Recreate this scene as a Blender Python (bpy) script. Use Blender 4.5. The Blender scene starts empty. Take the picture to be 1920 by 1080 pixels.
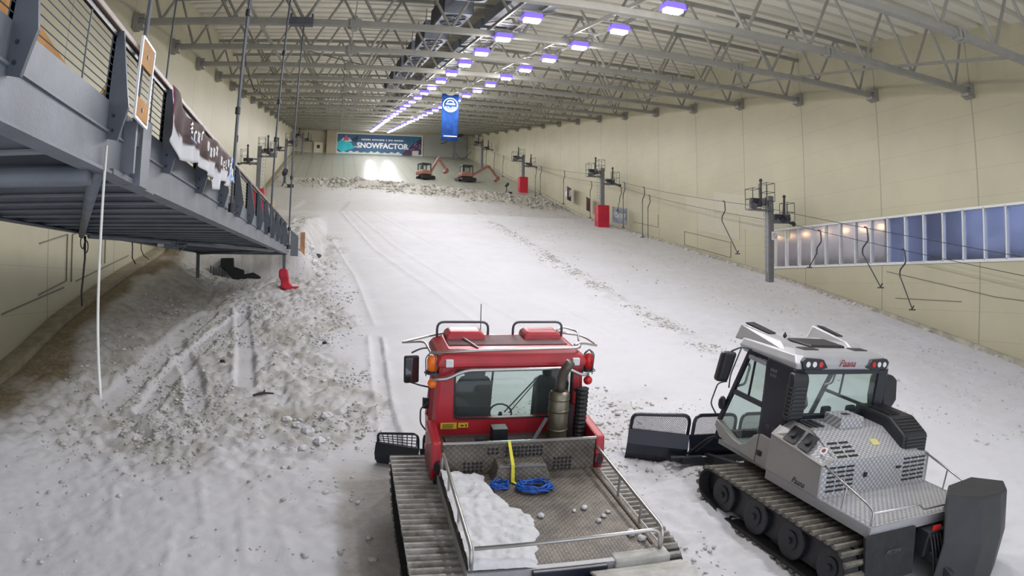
import bpy, math, random
import numpy as np
from mathutils import Matrix, Vector

random.seed(11)
SC = bpy.context.scene
COL = SC.collection
PI = math.pi

# ------------------------------------------------------------------ camera, world, exposure
CAM_Z = 5.4                      # height of the camera above the foot of the slope
SLOPE = math.tan(0.1822)         # the hall climbs at 10.4 degrees
def _camera():
    yaw, pitch, roll = -0.2575, -0.0014, -0.0112
    h = Vector((math.sin(yaw), 0, math.cos(yaw)))
    w = Vector((math.cos(yaw), 0, -math.sin(yaw)))
    v = Vector((0, 1, 0))
    P = Matrix(((1, 0, 0), (0, math.cos(pitch), -math.sin(pitch)), (0, math.sin(pitch), math.cos(pitch))))
    Q = Matrix(((math.cos(roll), -math.sin(roll), 0), (math.sin(roll), math.cos(roll), 0), (0, 0, 1)))
    M = Q @ P
    h, w, v = M @ h, M @ w, M @ v          # hall axes seen from the lens
    right = Vector((w[0], h[0], v[0])); up = Vector((w[1], h[1], v[1])); fwd = Vector((w[2], h[2], v[2]))
    cd = bpy.data.cameras.new('security_camera')
    co = bpy.data.objects.new('security_camera', cd)
    COL.objects.link(co)
    co.matrix_world = Matrix(((right[0], up[0], -fwd[0], 0), (right[1], up[1], -fwd[1], 0),
                              (right[2], up[2], -fwd[2], CAM_Z), (0, 0, 0, 1)))
    cd.type = 'PANO'                        # wide security lens: angle from the axis grows evenly with image radius
    cd.sensor_fit = 'HORIZONTAL'
    cd.sensor_width = 36.0
    try:
        c = cd.cycles; c.panorama_type = 'FISHEYE_LENS_POLYNOMIAL'
    except Exception:
        c = cd; c.panorama_type = 'FISHEYE_LENS_POLYNOMIAL'
    c.fisheye_fov = PI
    c.fisheye_polynomial_k0 = 0.0
    c.fisheye_polynomial_k1 = -1.0 / 24.375
    c.fisheye_polynomial_k2 = 0.0
    c.fisheye_polynomial_k3 = 0.0
    c.fisheye_polynomial_k4 = 0.0
    cd.clip_end = 400
    SC.camera = co
_camera()
SC.view_settings.view_transform = 'Standard'
SC.view_settings.look = 'None'
SC.view_settings.exposure = 0.0
SC.view_settings.gamma = 1.0
SC.view_settings.use_curve_mapping = False
wd = bpy.data.worlds.new('World'); SC.world = wd; wd.use_nodes = True
wd.node_tree.nodes['Background'].inputs[0].default_value = (0.78, 0.82, 0.92, 1)
wd.node_tree.nodes['Background'].inputs[1].default_value = 1.5
LAMP_W = 138.0                    # power of one ceiling flood lamp

# ------------------------------------------------------------------ mesh helpers
def vec(*a): return Vector(a)
class MB:
    """Collects shapes and links them as ONE mesh object."""
    def __init__(s): s.v = []; s.f = []; s.mi = []; s.cur = 0
    def add(s, vs, fs):
        n = len(s.v); s.v += [tuple(p) for p in vs]
        for f in fs: s.f.append(tuple(i + n for i in f)); s.mi.append(s.cur)
        return s
    def box(s, c, d, R=None):
        x, y, z = d[0] / 2, d[1] / 2, d[2] / 2
        P = [Vector(p) for p in ((-x, -y, -z), (x, -y, -z), (x, y, -z), (-x, y, -z), (-x, -y, z), (x, -y, z), (x, y, z), (-x, y, z))]
        if R is not None: P = [R @ p for p in P]
        c = Vector(c)
        return s.add([p + c for p in P], [(0, 3, 2, 1), (4, 5, 6, 7), (0, 1, 5, 4), (1, 2, 6, 5), (2, 3, 7, 6), (3, 0, 4, 7)])
    def ext(s, a, b):                     # box between two corners
        return s.box([(a[i] + b[i]) / 2 for i in range(3)], [abs(b[i] - a[i]) for i in range(3)])
    def bar(s, p, q, w, h=None, up=(0, 0, 1)):
        p, q = Vector(p), Vector(q); h = w if h is None else h
        d = (q - p).normalized(); u = Vector(up)
        a = d.cross(u)
        if a.length < 1e-4: a = d.cross(Vector((0, 1, 0)))
        a.normalize(); b = a.cross(d)
        a *= w / 2; b *= h / 2
        V = [p - a - b, p + a - b, p + a + b, p - a + b, q - a - b, q + a - b, q + a + b, q - a + b]
        return s.add(V, [(0, 1, 2, 3), (7, 6, 5, 4), (0, 4, 5, 1), (1, 5, 6, 2), (2, 6, 7, 3), (3, 7, 4, 0)])
    def tube(s, pts, r, n=6, closed=False):
        pts = [Vector(p) for p in pts]; m = len(pts); rings = []
        prev = None
        for i, p in enumerate(pts):
            if closed: t = pts[(i + 1) % m] - pts[i - 1]
            else: t = pts[min(i + 1, m - 1)] - pts[max(i - 1, 0)]
            t.normalize()
            if prev is None:
                u = Vector((0, 0, 1)) if abs(t.z) < .9 else Vector((1, 0, 0))
                a = t.cross(u).normalized()
            else:
                a = prev - t * prev.dot(t)
                a = a.normalized() if a.length > 1e-5 else t.orthogonal().normalized()
            prev = a; b = t.cross(a)
            rr = r[i] if isinstance(r, (list, tuple)) else r
            rings.append([p + (a * math.cos(2 * PI * k / n) + b * math.sin(2 * PI * k / n)) * rr for k in range(n)])
        V = [v for R in rings for v in R]; F = []
        for i in range(m if closed else m - 1):
            j = (i + 1) % m
            for k in range(n):
                l = (k + 1) % n
                F.append((i * n + k, i * n + l, j * n + l, j * n + k))
        if not closed:
            F.append(tuple(range(n))[::-1]); F.append(tuple((m - 1) * n + k for k in range(n)))
        return s.add(V, F)
    def cyl(s, p, q, r, n=16, r2=None):
        return s.tube([p, q], [r, r if r2 is None else r2], n)
    def prism(s, poly, axis, a, b):
        """poly of the two other axes in order (x:yz, y:xz, z:xy), extruded a..b along axis"""
        def P(u, w, t):
            return {'x': (t, u, w), 'y': (u, t, w), 'z': (u, w, t)}[axis]
        n = len(poly)
        V = [P(u, w, a) for u, w in poly] + [P(u, w, b) for u, w in poly]
        F = [tuple(range(n))[::-1], tuple(range(n, 2 * n))] + [(i, (i + 1) % n, n + (i + 1) % n, n + i) for i in range(n)]
        return s.add(V, F)
    def loft(s, rings, cap=True):
        n = len(rings[0]); V = [p for R in rings for p in R]; F = []
        for i in range(len(rings) - 1):
            for k in range(n):
                l = (k + 1) % n
                F.append((i * n + k, i * n + l, (i + 1) * n + l, (i + 1) * n + k))
        if cap: F.append(tuple(range(n))[::-1]); F.append(tuple((len(rings) - 1) * n + k for k in range(n)))
        return s.add(V, F)
    def ring(s, outer, inner, f0, f1):
        """frame between two outlines of equal count; f0/f1 map (u,w) to the front/back point"""
        n = len(outer)
        V = [f0(*p) for p in outer] + [f0(*p) for p in inner] + [f1(*p) for p in outer] + [f1(*p) for p in inner]
        F = []
        for i in range(n):
            j = (i + 1) % n
            F += [(i, j, n + j, n + i), (2 * n + j, 2 * n + i, 3 * n + i, 3 * n + j), (j, i, 2 * n + i, 2 * n + j), (n + i, n + j, 3 * n + j, 3 * n + i)]
        return s.add(V, F)
    def ball(s, c, r, n=10, sq=(1, 1, 1)):
        c = Vector(c); V = []; F = []; m = max(4, n // 2)
        V.append(c + Vector((0, 0, r * sq[2])))
        for i in range(1, m):
            t = PI * i / m
            for k in range(n):
                a = 2 * PI * k / n
                V.append(c + Vector((math.sin(t) * math.cos(a) * sq[0], math.sin(t) * math.sin(a) * sq[1], math.cos(t) * sq[2])) * r)
        V.append(c - Vector((0, 0, r * sq[2])))
        for k in range(n): F.append((0, 1 + k, 1 + (k + 1) % n))
        for i in range(m - 2):
            for k in range(n):
                a = 1 + i * n + k; b = 1 + i * n + (k + 1) % n
                F.append((a, a + n, b + n, b))
        e = len(V) - 1; o = 1 + (m - 2) * n
        for k in range(n): F.append((o + k, e, o + (k + 1) % n))
        return s.add(V, F)
    def build(s, name, mat, parent=None, bevel=0, smooth=False, seg=2):
        me = bpy.data.meshes.new(name); me.from_pydata(s.v, [], s.f)
        mats = mat if isinstance(mat, (list, tuple)) else [mat]
        for m in mats: me.materials.append(m)
        if len(mats) > 1: me.polygons.foreach_set('material_index', s.mi)
        me.validate(); fix_normals(me)
        if smooth: me.polygons.foreach_set('use_smooth', [True] * len(me.polygons))
        o = bpy.data.objects.new(name, me); COL.objects.link(o)
        if parent is not None: o.parent = parent
        if bevel:
            b = o.modifiers.new('soft_edges', 'BEVEL'); b.width = bevel; b.segments = seg; b.limit_method = 'ANGLE'; b.angle_limit = math.radians(35)
            if smooth is None or smooth is False: me.polygons.foreach_set('use_smooth', [False] * len(me.polygons))
        return o
import bmesh
def fix_normals(me):
    bm = bmesh.new(); bm.from_mesh(me); bmesh.ops.recalc_face_normals(bm, faces=bm.faces); bm.to_mesh(me); bm.free()
def rrect(x0, z0, x1, z1, r, k=4, n_out=None):
    P = []
    for cx, cz, a0 in ((x1 - r, z1 - r, 0), (x0 + r, z1 - r, 90), (x0 + r, z0 + r, 180), (x1 - r, z0 + r, 270)):
        for i in range(k + 1):
            a = math.radians(a0 + 90 * i / k); P.append((cx + r * math.cos(a), cz + r * math.sin(a)))
    return P
def arcpts(pts, r, k=4):
    """polyline with rounded corners"""
    pts = [Vector(p) for p in pts]; out = [pts[0]]
    for i in range(1, len(pts) - 1):
        a, b, c = pts[i - 1], pts[i], pts[i + 1]
        u = (a - b); w = (c - b); d = min(r, u.length * .45, w.length * .45)
        p, q = b + u.normalized() * d, b + w.normalized() * d
        for j in range(k + 1):
            t = j / k; out.append(p * (1 - t) ** 2 + b * 2 * t * (1 - t) + q * t * t)
    out.append(pts[-1]); return out
def tag(o, label=None, cat=None, group=None, kind=None):
    if label: o['label'] = label
    if cat: o['category'] = cat
    if group: o['group'] = group
    if kind: o['kind'] = kind
    return o
def empty(name, loc=(0, 0, 0), rz=0.0):
    o = bpy.data.objects.new(name, None); COL.objects.link(o); o.location = loc; o.rotation_euler = (0, 0, rz); o.empty_display_size = .3
    return o
def copy_tree(o, parent=None, depth=0):
    c = o.copy(); COL.objects.link(c)
    if parent is not None: c.parent = parent
    for ch in list(o.children): copy_tree(ch, c, depth + 1)
    return c
ORD = ['first', 'second', 'third', 'fourth', 'fifth', 'sixth', 'seventh', 'eighth', 'ninth', 'tenth', 'eleventh', 'twelfth', 'thirteenth', 'fourteenth',
       'fifteenth', 'sixteenth', 'seventeenth', 'eighteenth', 'nineteenth', 'twentieth', 'twenty-first', 'twenty-second', 'twenty-third', 'twenty-fourth', 'twenty-fifth', 'twenty-sixth', 'twenty-seventh', 'twenty-eighth', 'twenty-ninth', 'thirtieth', 'thirty-first', 'thirty-second']
def letters(txt, size, mat, name, parent, M, depth=.004, shear=0, align='CENTER', bold=0):
    cu = bpy.data.curves.new(name, 'FONT'); cu.body = txt; cu.size = size; cu.extrude = depth; cu.shear = shear; cu.offset = bold
    cu.align_x = align; cu.align_y = 'CENTER'; cu.resolution_u = 3
    t = bpy.data.objects.new('tmp_text', cu); COL.objects.link(t)
    dg = bpy.context.evaluated_depsgraph_get(); dg.update()
    me = bpy.data.meshes.new_from_object(t.evaluated_get(dg)); me.name = name
    COL.objects.unlink(t); bpy.data.objects.remove(t)
    me.materials.clear(); me.materials.append(mat)
    o = bpy.data.objects.new(name, me); COL.objects.link(o)
    if parent is not None: o.parent = parent
    o.matrix_local = M
    return o

# ------------------------------------------------------------------ materials
def mat(name, col, rough=.6, metal=0., var=.12, scale=3., bump=0., bscale=40., col2=None, emit=None, spec=None, coat=0.):
    m = bpy.data.materials.new(name); m.use_nodes = True
    nt = m.node_tree; b = nt.nodes['Principled BSDF']
    b.inputs['Roughness'].default_value = rough; b.inputs['Metallic'].default_value = metal
    if spec is not None: b.inputs['Specular IOR Level'].default_value = spec
    if coat: b.inputs['Coat Weight'].default_value = coat
    c2 = col2 if col2 else tuple(max(0, c * (1 - var)) for c in col)
    tc = nt.nodes.new('ShaderNodeTexCoord')
    nz = nt.nodes.new('ShaderNodeTexNoise'); nz.inputs['Scale'].default_value = scale; nz.inputs['Detail'].default_value = 5; nz.inputs['Roughness'].default_value = .62
    nt.links.new(tc.outputs['Object'], nz.inputs['Vector'])
    rp = nt.nodes.new('ShaderNodeValToRGB'); rp.color_ramp.elements[0].position = .36; rp.color_ramp.elements[1].position = .64
    rp.color_ramp.elements[0].color = (*c2, 1); rp.color_ramp.elements[1].color = (*col, 1)
    nt.links.new(nz.outputs['Fac'], rp.inputs['Fac']); nt.links.new(rp.outputs['Color'], b.inputs['Base Color'])
    if bump:
        n2 = nt.nodes.new('ShaderNodeTexNoise'); n2.inputs['Scale'].default_value = bscale; n2.inputs['Detail'].default_value = 4
        bp = nt.nodes.new('ShaderNodeBump'); bp.inputs['Strength'].default_value = bump; bp.inputs['Distance'].default_value = .02
        nt.links.new(tc.outputs['Object'], n2.inputs['Vector']); nt.links.new(n2.outputs['Fac'], bp.inputs['Height']); nt.links.new(bp.outputs['Normal'], b.inputs['Normal'])
    if emit:
        b.inputs['Emission Color'].default_value = (*emit[0], 1); b.inputs['Emission Strength'].default_value = emit[1]
    return m
def glass(name, col, rough=.02, mixv=.25, tint_rough=.1):
    """thin pane: mostly see-through with a tint, part mirror"""
    m = bpy.data.materials.new(name); m.use_nodes = True; nt = m.node_tree; nt.nodes.clear()
    out = nt.nodes.new('ShaderNodeOutputMaterial'); tr = nt.nodes.new('ShaderNodeBsdfTransparent'); gl = nt.nodes.new('ShaderNodeBsdfGlossy')
    lw = nt.nodes.new('ShaderNodeLayerWeight'); lw.inputs['Blend'].default_value = .5
    pw = nt.nodes.new('ShaderNodeMath'); pw.operation = 'POWER'; pw.inputs[1].default_value = 4.0; nt.links.new(lw.outputs['Facing'], pw.inputs[0])
    fr = nt.nodes.new('ShaderNodeMath'); fr.operation = 'MULTIPLY_ADD'; fr.inputs[1].default_value = .5; fr.inputs[2].default_value = .03; nt.links.new(pw.outputs[0], fr.inputs[0])
    mx = nt.nodes.new('ShaderNodeMixShader'); tr.inputs['Color'].default_value = (*col, 1); gl.inputs['Roughness'].default_value = rough
    nt.links.new(fr.outputs[0], mx.inputs['Fac']); nt.links.new(tr.outputs[0], mx.inputs[1]); nt.links.new(gl.outputs[0], mx.inputs[2])
    df = nt.nodes.new('ShaderNodeBsdfDiffuse'); df.inputs['Color'].default_value = (*[c * .55 for c in col], 1)
    m2 = nt.nodes.new('ShaderNodeMixShader'); m2.inputs['Fac'].default_value = mixv
    nt.links.new(mx.outputs[0], m2.inputs[1]); nt.links.new(df.outputs[0], m2.inputs[2]); nt.links.new(m2.outputs[0], out.inputs['Surface'])
    return m
def tread_plate(name, col, col2, rough, metal, pitch=.075, depth=.5, base=.55):
    """chequer plate: raised lozenges on a darker, duller ground"""
    m = mat(name, col, rough, metal, col2=col2, scale=4.)
    nt = m.node_tree; b = nt.nodes['Principled BSDF']; tc = [n for n in nt.nodes if n.type == 'TEX_COORD'][0]
    N = nt.nodes.new; L = nt.links.new; sp = N('ShaderNodeSeparateXYZ'); L(tc.outputs['Object'], sp.inputs[0])
    def M(op, a, c=0.):
        x = N('ShaderNodeMath'); x.operation = op
        for s, k in ((a, 0), (c, 1)):
            if isinstance(s, (int, float)): x.inputs[k].default_value = s
            else: L(s, x.inputs[k])
        return x.outputs[0]
    k = PI / pitch
    p = M('MULTIPLY', M('SINE', M('MULTIPLY', sp.outputs['X'], k)), M('SINE', M('MULTIPLY', M('ADD', sp.outputs['Y'], sp.outputs['Z']), k)))
    r = N('ShaderNodeMapRange'); r.inputs[1].default_value = -.15; r.inputs[2].default_value = .3; L(p, r.inputs[0])
    base_c = b.inputs['Base Color'].links[0].from_socket
    dk = N('ShaderNodeMix'); dk.data_type = 'RGBA'; dk.blend_type = 'MULTIPLY'; dk.inputs[0].default_value = 1; L(base_c, dk.inputs[6]); dk.inputs[7].default_value = (base, base, base, 1)
    mx = N('ShaderNodeMix'); mx.data_type = 'RGBA'; L(r.outputs[0], mx.inputs[0]); L(dk.outputs[2], mx.inputs[6]); L(base_c, mx.inputs[7]); L(mx.outputs[2], b.inputs['Base Color'])
    bp = N('ShaderNodeBump'); bp.inputs['Strength'].default_value = depth; bp.inputs['Distance'].default_value = .008
    L(r.outputs[0], bp.inputs['Height']); L(bp.outputs['Normal'], b.inputs['Normal'])
    return m
def lamp_mat(name, col, s):
    m = bpy.data.materials.new(name); m.use_nodes = True; b = m.node_tree.nodes['Principled BSDF']
    b.inputs['Base Color'].default_value = (*col, 1); b.inputs['Emission Color'].default_value = (*col, 1); b.inputs['Emission Strength'].default_value = s
    return m
STEEL_W = mat('painted_steel_white', (.265, .26, .235), .5, var=.12)
GALV = mat('galvanised_steel', (.165, .18, .205), .55, .2, var=.2, scale=2.2, bump=.05, spec=.3)
GALV_D = mat('grey_painted_steel', (.09, .102, .125), .5, .15, var=.2, scale=3)
DECKING = mat('weathered_steel_decking', (.17, .183, .205), .6, .1, var=.3, scale=1.2)
DARKM = mat('dark_metal', (.035, .038, .045), .5, .3, var=.3)
BLACK = mat('black_plastic', (.018, .019, .023), .45, var=.25)
BLACK_S = mat('black_gloss_paint', (.012, .014, .028), .3, var=.2)
RUBBER = mat('black_rubber', (.022, .022, .024), .75, var=.4, scale=8, bump=.1)
RED = mat('red_vehicle_paint', (.44, .018, .03), .38, var=.25, scale=1.6, coat=.2)
RED_PAD = mat('red_foam_padding', (.50, .012, .035), .6, var=.2, scale=1.5)
SILVER = mat('silver_vehicle_paint', (.40, .39, .38), .35, .35, var=.08, scale=1.2)
SILVER_L = mat('light_silver_paint', (.44, .44, .46), .35, .35, var=.08)
CHROME = mat('bare_tube_steel', (.55, .54, .53), .3, .8, var=.15)
PLATE_R = tread_plate('worn_chequer_plate', (.21, .185, .155), (.12, .105, .09), .5, .35, .042, .5, .72)
PLATE_S = tread_plate('bright_chequer_plate', (.60, .60, .62), (.56, .56, .59), .4, .45, .05, .6, .62)
ALU = mat('aluminium_track_bar', (.40, .385, .36), .55, .2, col2=(.15, .13, .105), scale=3.2, bump=.2)
ORANGE = mat('orange_beacon_lens', (.75, .16, .02), .2, var=.1, emit=((1, .2, .02), .12))
REDLENS = mat('red_beacon_lens', (.60, .02, .02), .2, var=.1)
WHITE_P = mat('white_plastic', (.75, .75, .76), .4, var=.08)
YELLOW = mat('yellow_sticker', (.72, .46, .03), .5, var=.08)
YELLOW_S = mat('yellow_webbing', (.75, .70, .05), .7, var=.15)
BLUE_ROPE = mat('blue_polypropylene_rope', (.015, .12, .55), .55, var=.35, scale=30)
WOOD = mat('plywood', (.50, .33, .15), .65, var=.25, scale=1.8)
WOOD_O = mat('orange_varnished_wood', (.44, .21, .05), .6, var=.3, scale=2.2, spec=.08)
WOOD_H = mat('brown_handrail_wood', (.15, .10, .075), .5, var=.25)
SNOWLUMP = mat('loose_snow', (.66, .665, .69), .85, var=.12, scale=5, bump=.35, bscale=24)
SNOWDIRT = mat('dirty_snow', (.56, .55, .52), .9, var=.3, scale=4, bump=.35, bscale=20)
CABFLOOR = mat('grey_cab_floor', (.42, .44, .43), .7)
GLASS_V = glass('tinted_vehicle_glass', (.88, .93, .91), .03, .03)
SEATM = mat('dark_seat_fabric', (.035, .04, .045), .8, var=.2)
DUCTM = mat('dark_blue_duct_panel', (.085, .105, .15), .45, .1, var=.25, scale=.7)
WHITE_T = mat('white_lettering', (.85, .87, .88), .6, var=.03)
BLACK_T = mat('black_lettering', (.015, .015, .015), .6, var=.03)
RED_T = mat('dark_red_lettering', (.25, .02, .03), .5, var=.03)
HOSE = mat('black_hose', (.016, .016, .018), .5, var=.2)
ROPE_W = mat('off_white_cable', (.72, .71, .66), .6, var=.1)
LED = lamp_mat('lamp_lens', (.93, .93, 1.0), 10.0)
HALO_V = lamp_mat('violet_halo_glow', (.11, .07, 1.0), 2.0)  # glow that imitates the violet lens fringe around each lamp
WARM = lamp_mat('warm_bulb', (1.0, .62, .34), 9.0)
# ------------------------------------------------------------------ ground shape
XL, XR, Y0, Y1 = -7.8, 24.0, 3.0, 124.6
def vnoise(x, y, seed):
    xi = np.floor(x).astype(np.int64); yi = np.floor(y).astype(np.int64); fx = x - xi; fy = y - yi
    fx = fx * fx * (3 - 2 * fx); fy = fy * fy * (3 - 2 * fy)
    def h(a, b):
        n = (a * 374761393 + b * 668265263 + seed * 1442695041) & 0x7fffffff
        n = ((n ^ (n >> 13)) * 1274126177) & 0x7fffffff
        return ((n ^ (n >> 16)) & 0xffff) / 65535.0
    return (h(xi, yi) * (1 - fx) + h(xi + 1, yi) * fx) * (1 - fy) + (h(xi, yi + 1) * (1 - fx) + h(xi + 1, yi + 1) * fx) * fy
def fbm(x, y, seed, octv=4, gain=.5):
    s = 0; a = 1; t = 0
    for i in range(octv):
        s = s + a * (vnoise(x * 2 ** i + 17.3 * i, y * 2 ** i - 9.1 * i, seed + i) - .5); t += a; a *= gain
    return s / t * 2
def sstep(a, b, x):
    t = np.clip((x - a) / (b - a), 0, 1); return t * t * (3 - 2 * t)
def seg_dist(x, y, P):
    """distance to a polyline and arc length along it"""
    best = np.full(x.shape, 1e9); arc = np.zeros(x.shape); L = 0
    for (ax, ay), (bx, by) in zip(P[:-1], P[1:]):
        dx, dy = bx - ax, by - ay; l2 = dx * dx + dy * dy
        t = np.clip(((x - ax) * dx + (y - ay) * dy) / l2, 0, 1)
        d = np.hypot(x - ax - t * dx, y - ay - t * dy); m = d < best
        best = np.where(m, d, best); arc = np.where(m, L + t * math.sqrt(l2), arc); L += math.sqrt(l2)
    return best, arc
def ridge_y(x): return 80.5 - np.clip(x - 3, 0, 30) * .55
def lane_l(y): return np.interp(y, [8, 12, 20, 27, 37, 45, 58, 70], [1.0, .8, .5, .6, .3, -.4, -1.8, -4])
def lane_r(y): return np.interp(y, [8, 20, 27, 35, 46, 59, 70], [10.6, 11.2, 11.2, 11.5, 12.1, 12.6, 14])
def ground_base(x, y):
    x = np.asarray(x, float); y = np.asarray(y, float)
    d = np.interp(y, [0, 15, 30, 42, 53, 62, 66, 79, 95, 102, 111, 124.6], [0, 0, .3, .45, .6, .75, .95, 2.2, 3.7, 4.45, 5.2, 6.2])
    d = d + sstep(-4.2, -7.4, x) * np.interp(y, [0, 15, 18, 23, 32, 45, 60], [.45, .7, .95, 1.05, 1.0, .7, .2])
    bx = sstep(-7.4, -6.6, x) * sstep(-.4, -1.7, x)
    d = np.maximum(d, d + bx * sstep(29.0, 29.6, y) * sstep(58, 36, y) * np.interp(y, [29, 34], [1.15, 1.35]))
    d = d + .30 * np.exp(-((y - ridge_y(x) - 1.0) / 2.2) ** 2) * sstep(-6, -2, x) * sstep(23, 18, x)
    d = d - .22 * sstep(23.0, 23.6, x) * sstep(80, 60, y)
    return SLOPE * y + d
TREADS = [([(-5.0, 14.6), (-4.7, 17.5), (-4.45, 21.0), (-4.2, 23.0)], .62), ([(-4.1, 14.6), (-4.05, 17.2), (-3.6, 20.2), (-3.0, 23.2)], .55),
          ([(-3.0, 14.8), (-3.5, 17.0), (-4.6, 20.0)], .5), ([(-2.1, 16.3), (-2.5, 19.5), (-3.2, 24)], .5), ([(1.15, 12.4), (1.1, 15), (1.25, 20.5)], .34)]
LINES = [[(.5, 60), (2.2, 38), (4.4, 24), (5.2, 18)], [(1.6, 60), (3.6, 38), (5.6, 25), (7, 18)], [(-.4, 44), (.9, 30), (1.3, 22)], [(3.4, 60), (6.4, 36), (8.8, 20)]]
def ground_full(x, y):
    z = ground_base(x, y)
    rl = sstep(.35, -.6, x - lane_l(y) + fbm(x * .4, y * .4, 3, 2) * 1.2) * sstep(62, 46, y) * sstep(-7.3, -6.4, x)
    rl = rl * (1 - .75 * sstep(13.2, 11.2, y + fbm(x * .5, y * .5, 8, 2)))
    near = sstep(3.0, 4.2, x) * sstep(8.3, 6.8, x) * sstep(17.5, 13, y)
    rr = sstep(-.2, .8, x - lane_r(y)) * .32
    rg = np.exp(-((y - ridge_y(x)) / 3.2) ** 2) * sstep(-6, -2, x)
    bare = sstep(-.6, .8, y - ridge_y(x) - 4.5 + fbm(x * .6, y * .6, 21, 3) * 1.4)
    big = fbm(x * .22, y * .22, 5, 3) * .10
    f1 = fbm(x * 1.1, y * 1.1, 31, 4, .6); f2 = fbm(x * 3.4, y * 3.4, 51, 3, .6)
    f3 = fbm(x * 2.3, y * 2.3, 41, 3, .65); f4 = fbm(x * 7.5, y * 7.5, 77, 2)
    lump = np.clip(f3 * 1.4 - .05, 0, 1)
    for P, w in TREADS[:4]:
        rl = rl * (1 - .85 * sstep(w * .62, w * .5, seg_dist(x, y, P)[0]))
    z = z + big * (1 - bare) * .6 + rl * (lump * .10 + f2 * .075 + f1 * .07 + f4 * .05) + near * (f2 * .07 + f1 * .05 + f4 * .035) + rr * (f2 * .06 + f1 * .06) + rg * (np.clip(f1, -.2, 1) * .36 + f2 * .24)
    z = z + (1 - bare) * f2 * .007
    z = z + .20 * np.exp(-((y - 57.5 - fbm(x * .3, y * 0, 13, 2)) / 1.6) ** 2) * sstep(5, 9, x) * sstep(22.5, 20, x)
    dl = x - lane_r(y)
    z = z + (np.exp(-(dl / .45) ** 2) * .10 * np.clip(.5 + f1 * 1.6, 0, 1.5) + np.exp(-((dl + 1.1) / .3) ** 2) * .04 * np.clip(.2 + f2 * 2, 0, 1)) * sstep(17, 22, y) * sstep(72, 60, y)
    for P, w in TREADS:
        d, s = seg_dist(x, y, P)
        m = sstep(w * .55, w * .42, d); e = np.exp(-((d - w * .6) / .09) ** 2)
        z = z - m * (.055 + .03 * np.sin(s * 2 * PI / .2)) + e * .05 * (.7 + f2)
    for P in LINES:
        d, s = seg_dist(x, y, P); z = z + .022 * np.exp(-(d / .07) ** 2) - .02 * np.exp(-((d - .3) / .22) ** 2)
    for (cx, cy, wx, wy) in ((-1.2, 64.5, 2.3, 3.4),):
        q = np.maximum(np.abs(x - cx - (y - cy) * .12) / wx, np.abs(y - cy) / wy); z = z - .10 * sstep(1.1, .8, q)
    for (cx, cy, a) in ((-2.2, 10.8, .2), (-1.4, 9.7, .15), (-3.0, 12.4, .15), (-.7, 9.2, .25), (-2.4, 9.0, .1), (-3.6, 10.4, .3)):
        u = (x - cx) * math.cos(a) + (y - cy) * math.sin(a); w = -(x - cx) * math.sin(a) + (y - cy) * math.cos(a)
        z = z + .018 * sstep(.10, .03, np.abs(u)) * sstep(.9, .7, np.abs(w))
    grime_warm_tone = .12 * sstep(30, 50, y) + .30 * sstep(57, 61.5, y + fbm(x * .3, y * .3, 15, 3) * 2) + .10 * sstep(4.5, 1.5, x - (y - 20) * .03) + .30 * rl + .35 * rl * np.clip(f2 * 1.6, -.4, 1) + .20 * sstep(13, 20, x) + near * .20 + rg * .75  # dirt, plus beige painted on the far slope for its warm light
    grime_warm_tone = grime_warm_tone + np.clip(-(f1) - .1, 0, 1) * (rl * .9 + near * .7 + rg * .8) + np.exp(-((x - lane_r(y)) / .6) ** 2) * .35 * np.clip(f2 * 2 + .2, 0, 1)
    grime_warm_tone = grime_warm_tone + sstep(.0, -6, x) * .18 * sstep(13, 18, y) + sstep(29.2, 29.9, y) * sstep(-1, -2, x) * .1
    grime_warm_tone = grime_warm_tone * (1 - .55 * sstep(13.5, 11.5, y) * sstep(.8, -.2, x))
    earth = sstep(-6.45, -7.05, x + fbm(x * .8, y * .5, 71, 3) * .7 + (y - 15) * .012 - .15)
    pb = sstep(.62, .3, np.abs(x - .55 + (y - 9) * .02 + f1 * .25)) * sstep(12.6, 11.2, y)
    earth = np.clip(earth + pb * .5, 0, 1); z = z - pb * .05 - earth * f2 * .03
    return z, np.clip(grime_warm_tone, 0, 1), earth, bare
def gz(x, y): return float(ground_full(np.array([float(x)]), np.array([float(y)]))[0][0])
def gb(x, y): return float(ground_base(np.array([float(x)]), np.array([float(y)]))[0])

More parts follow.
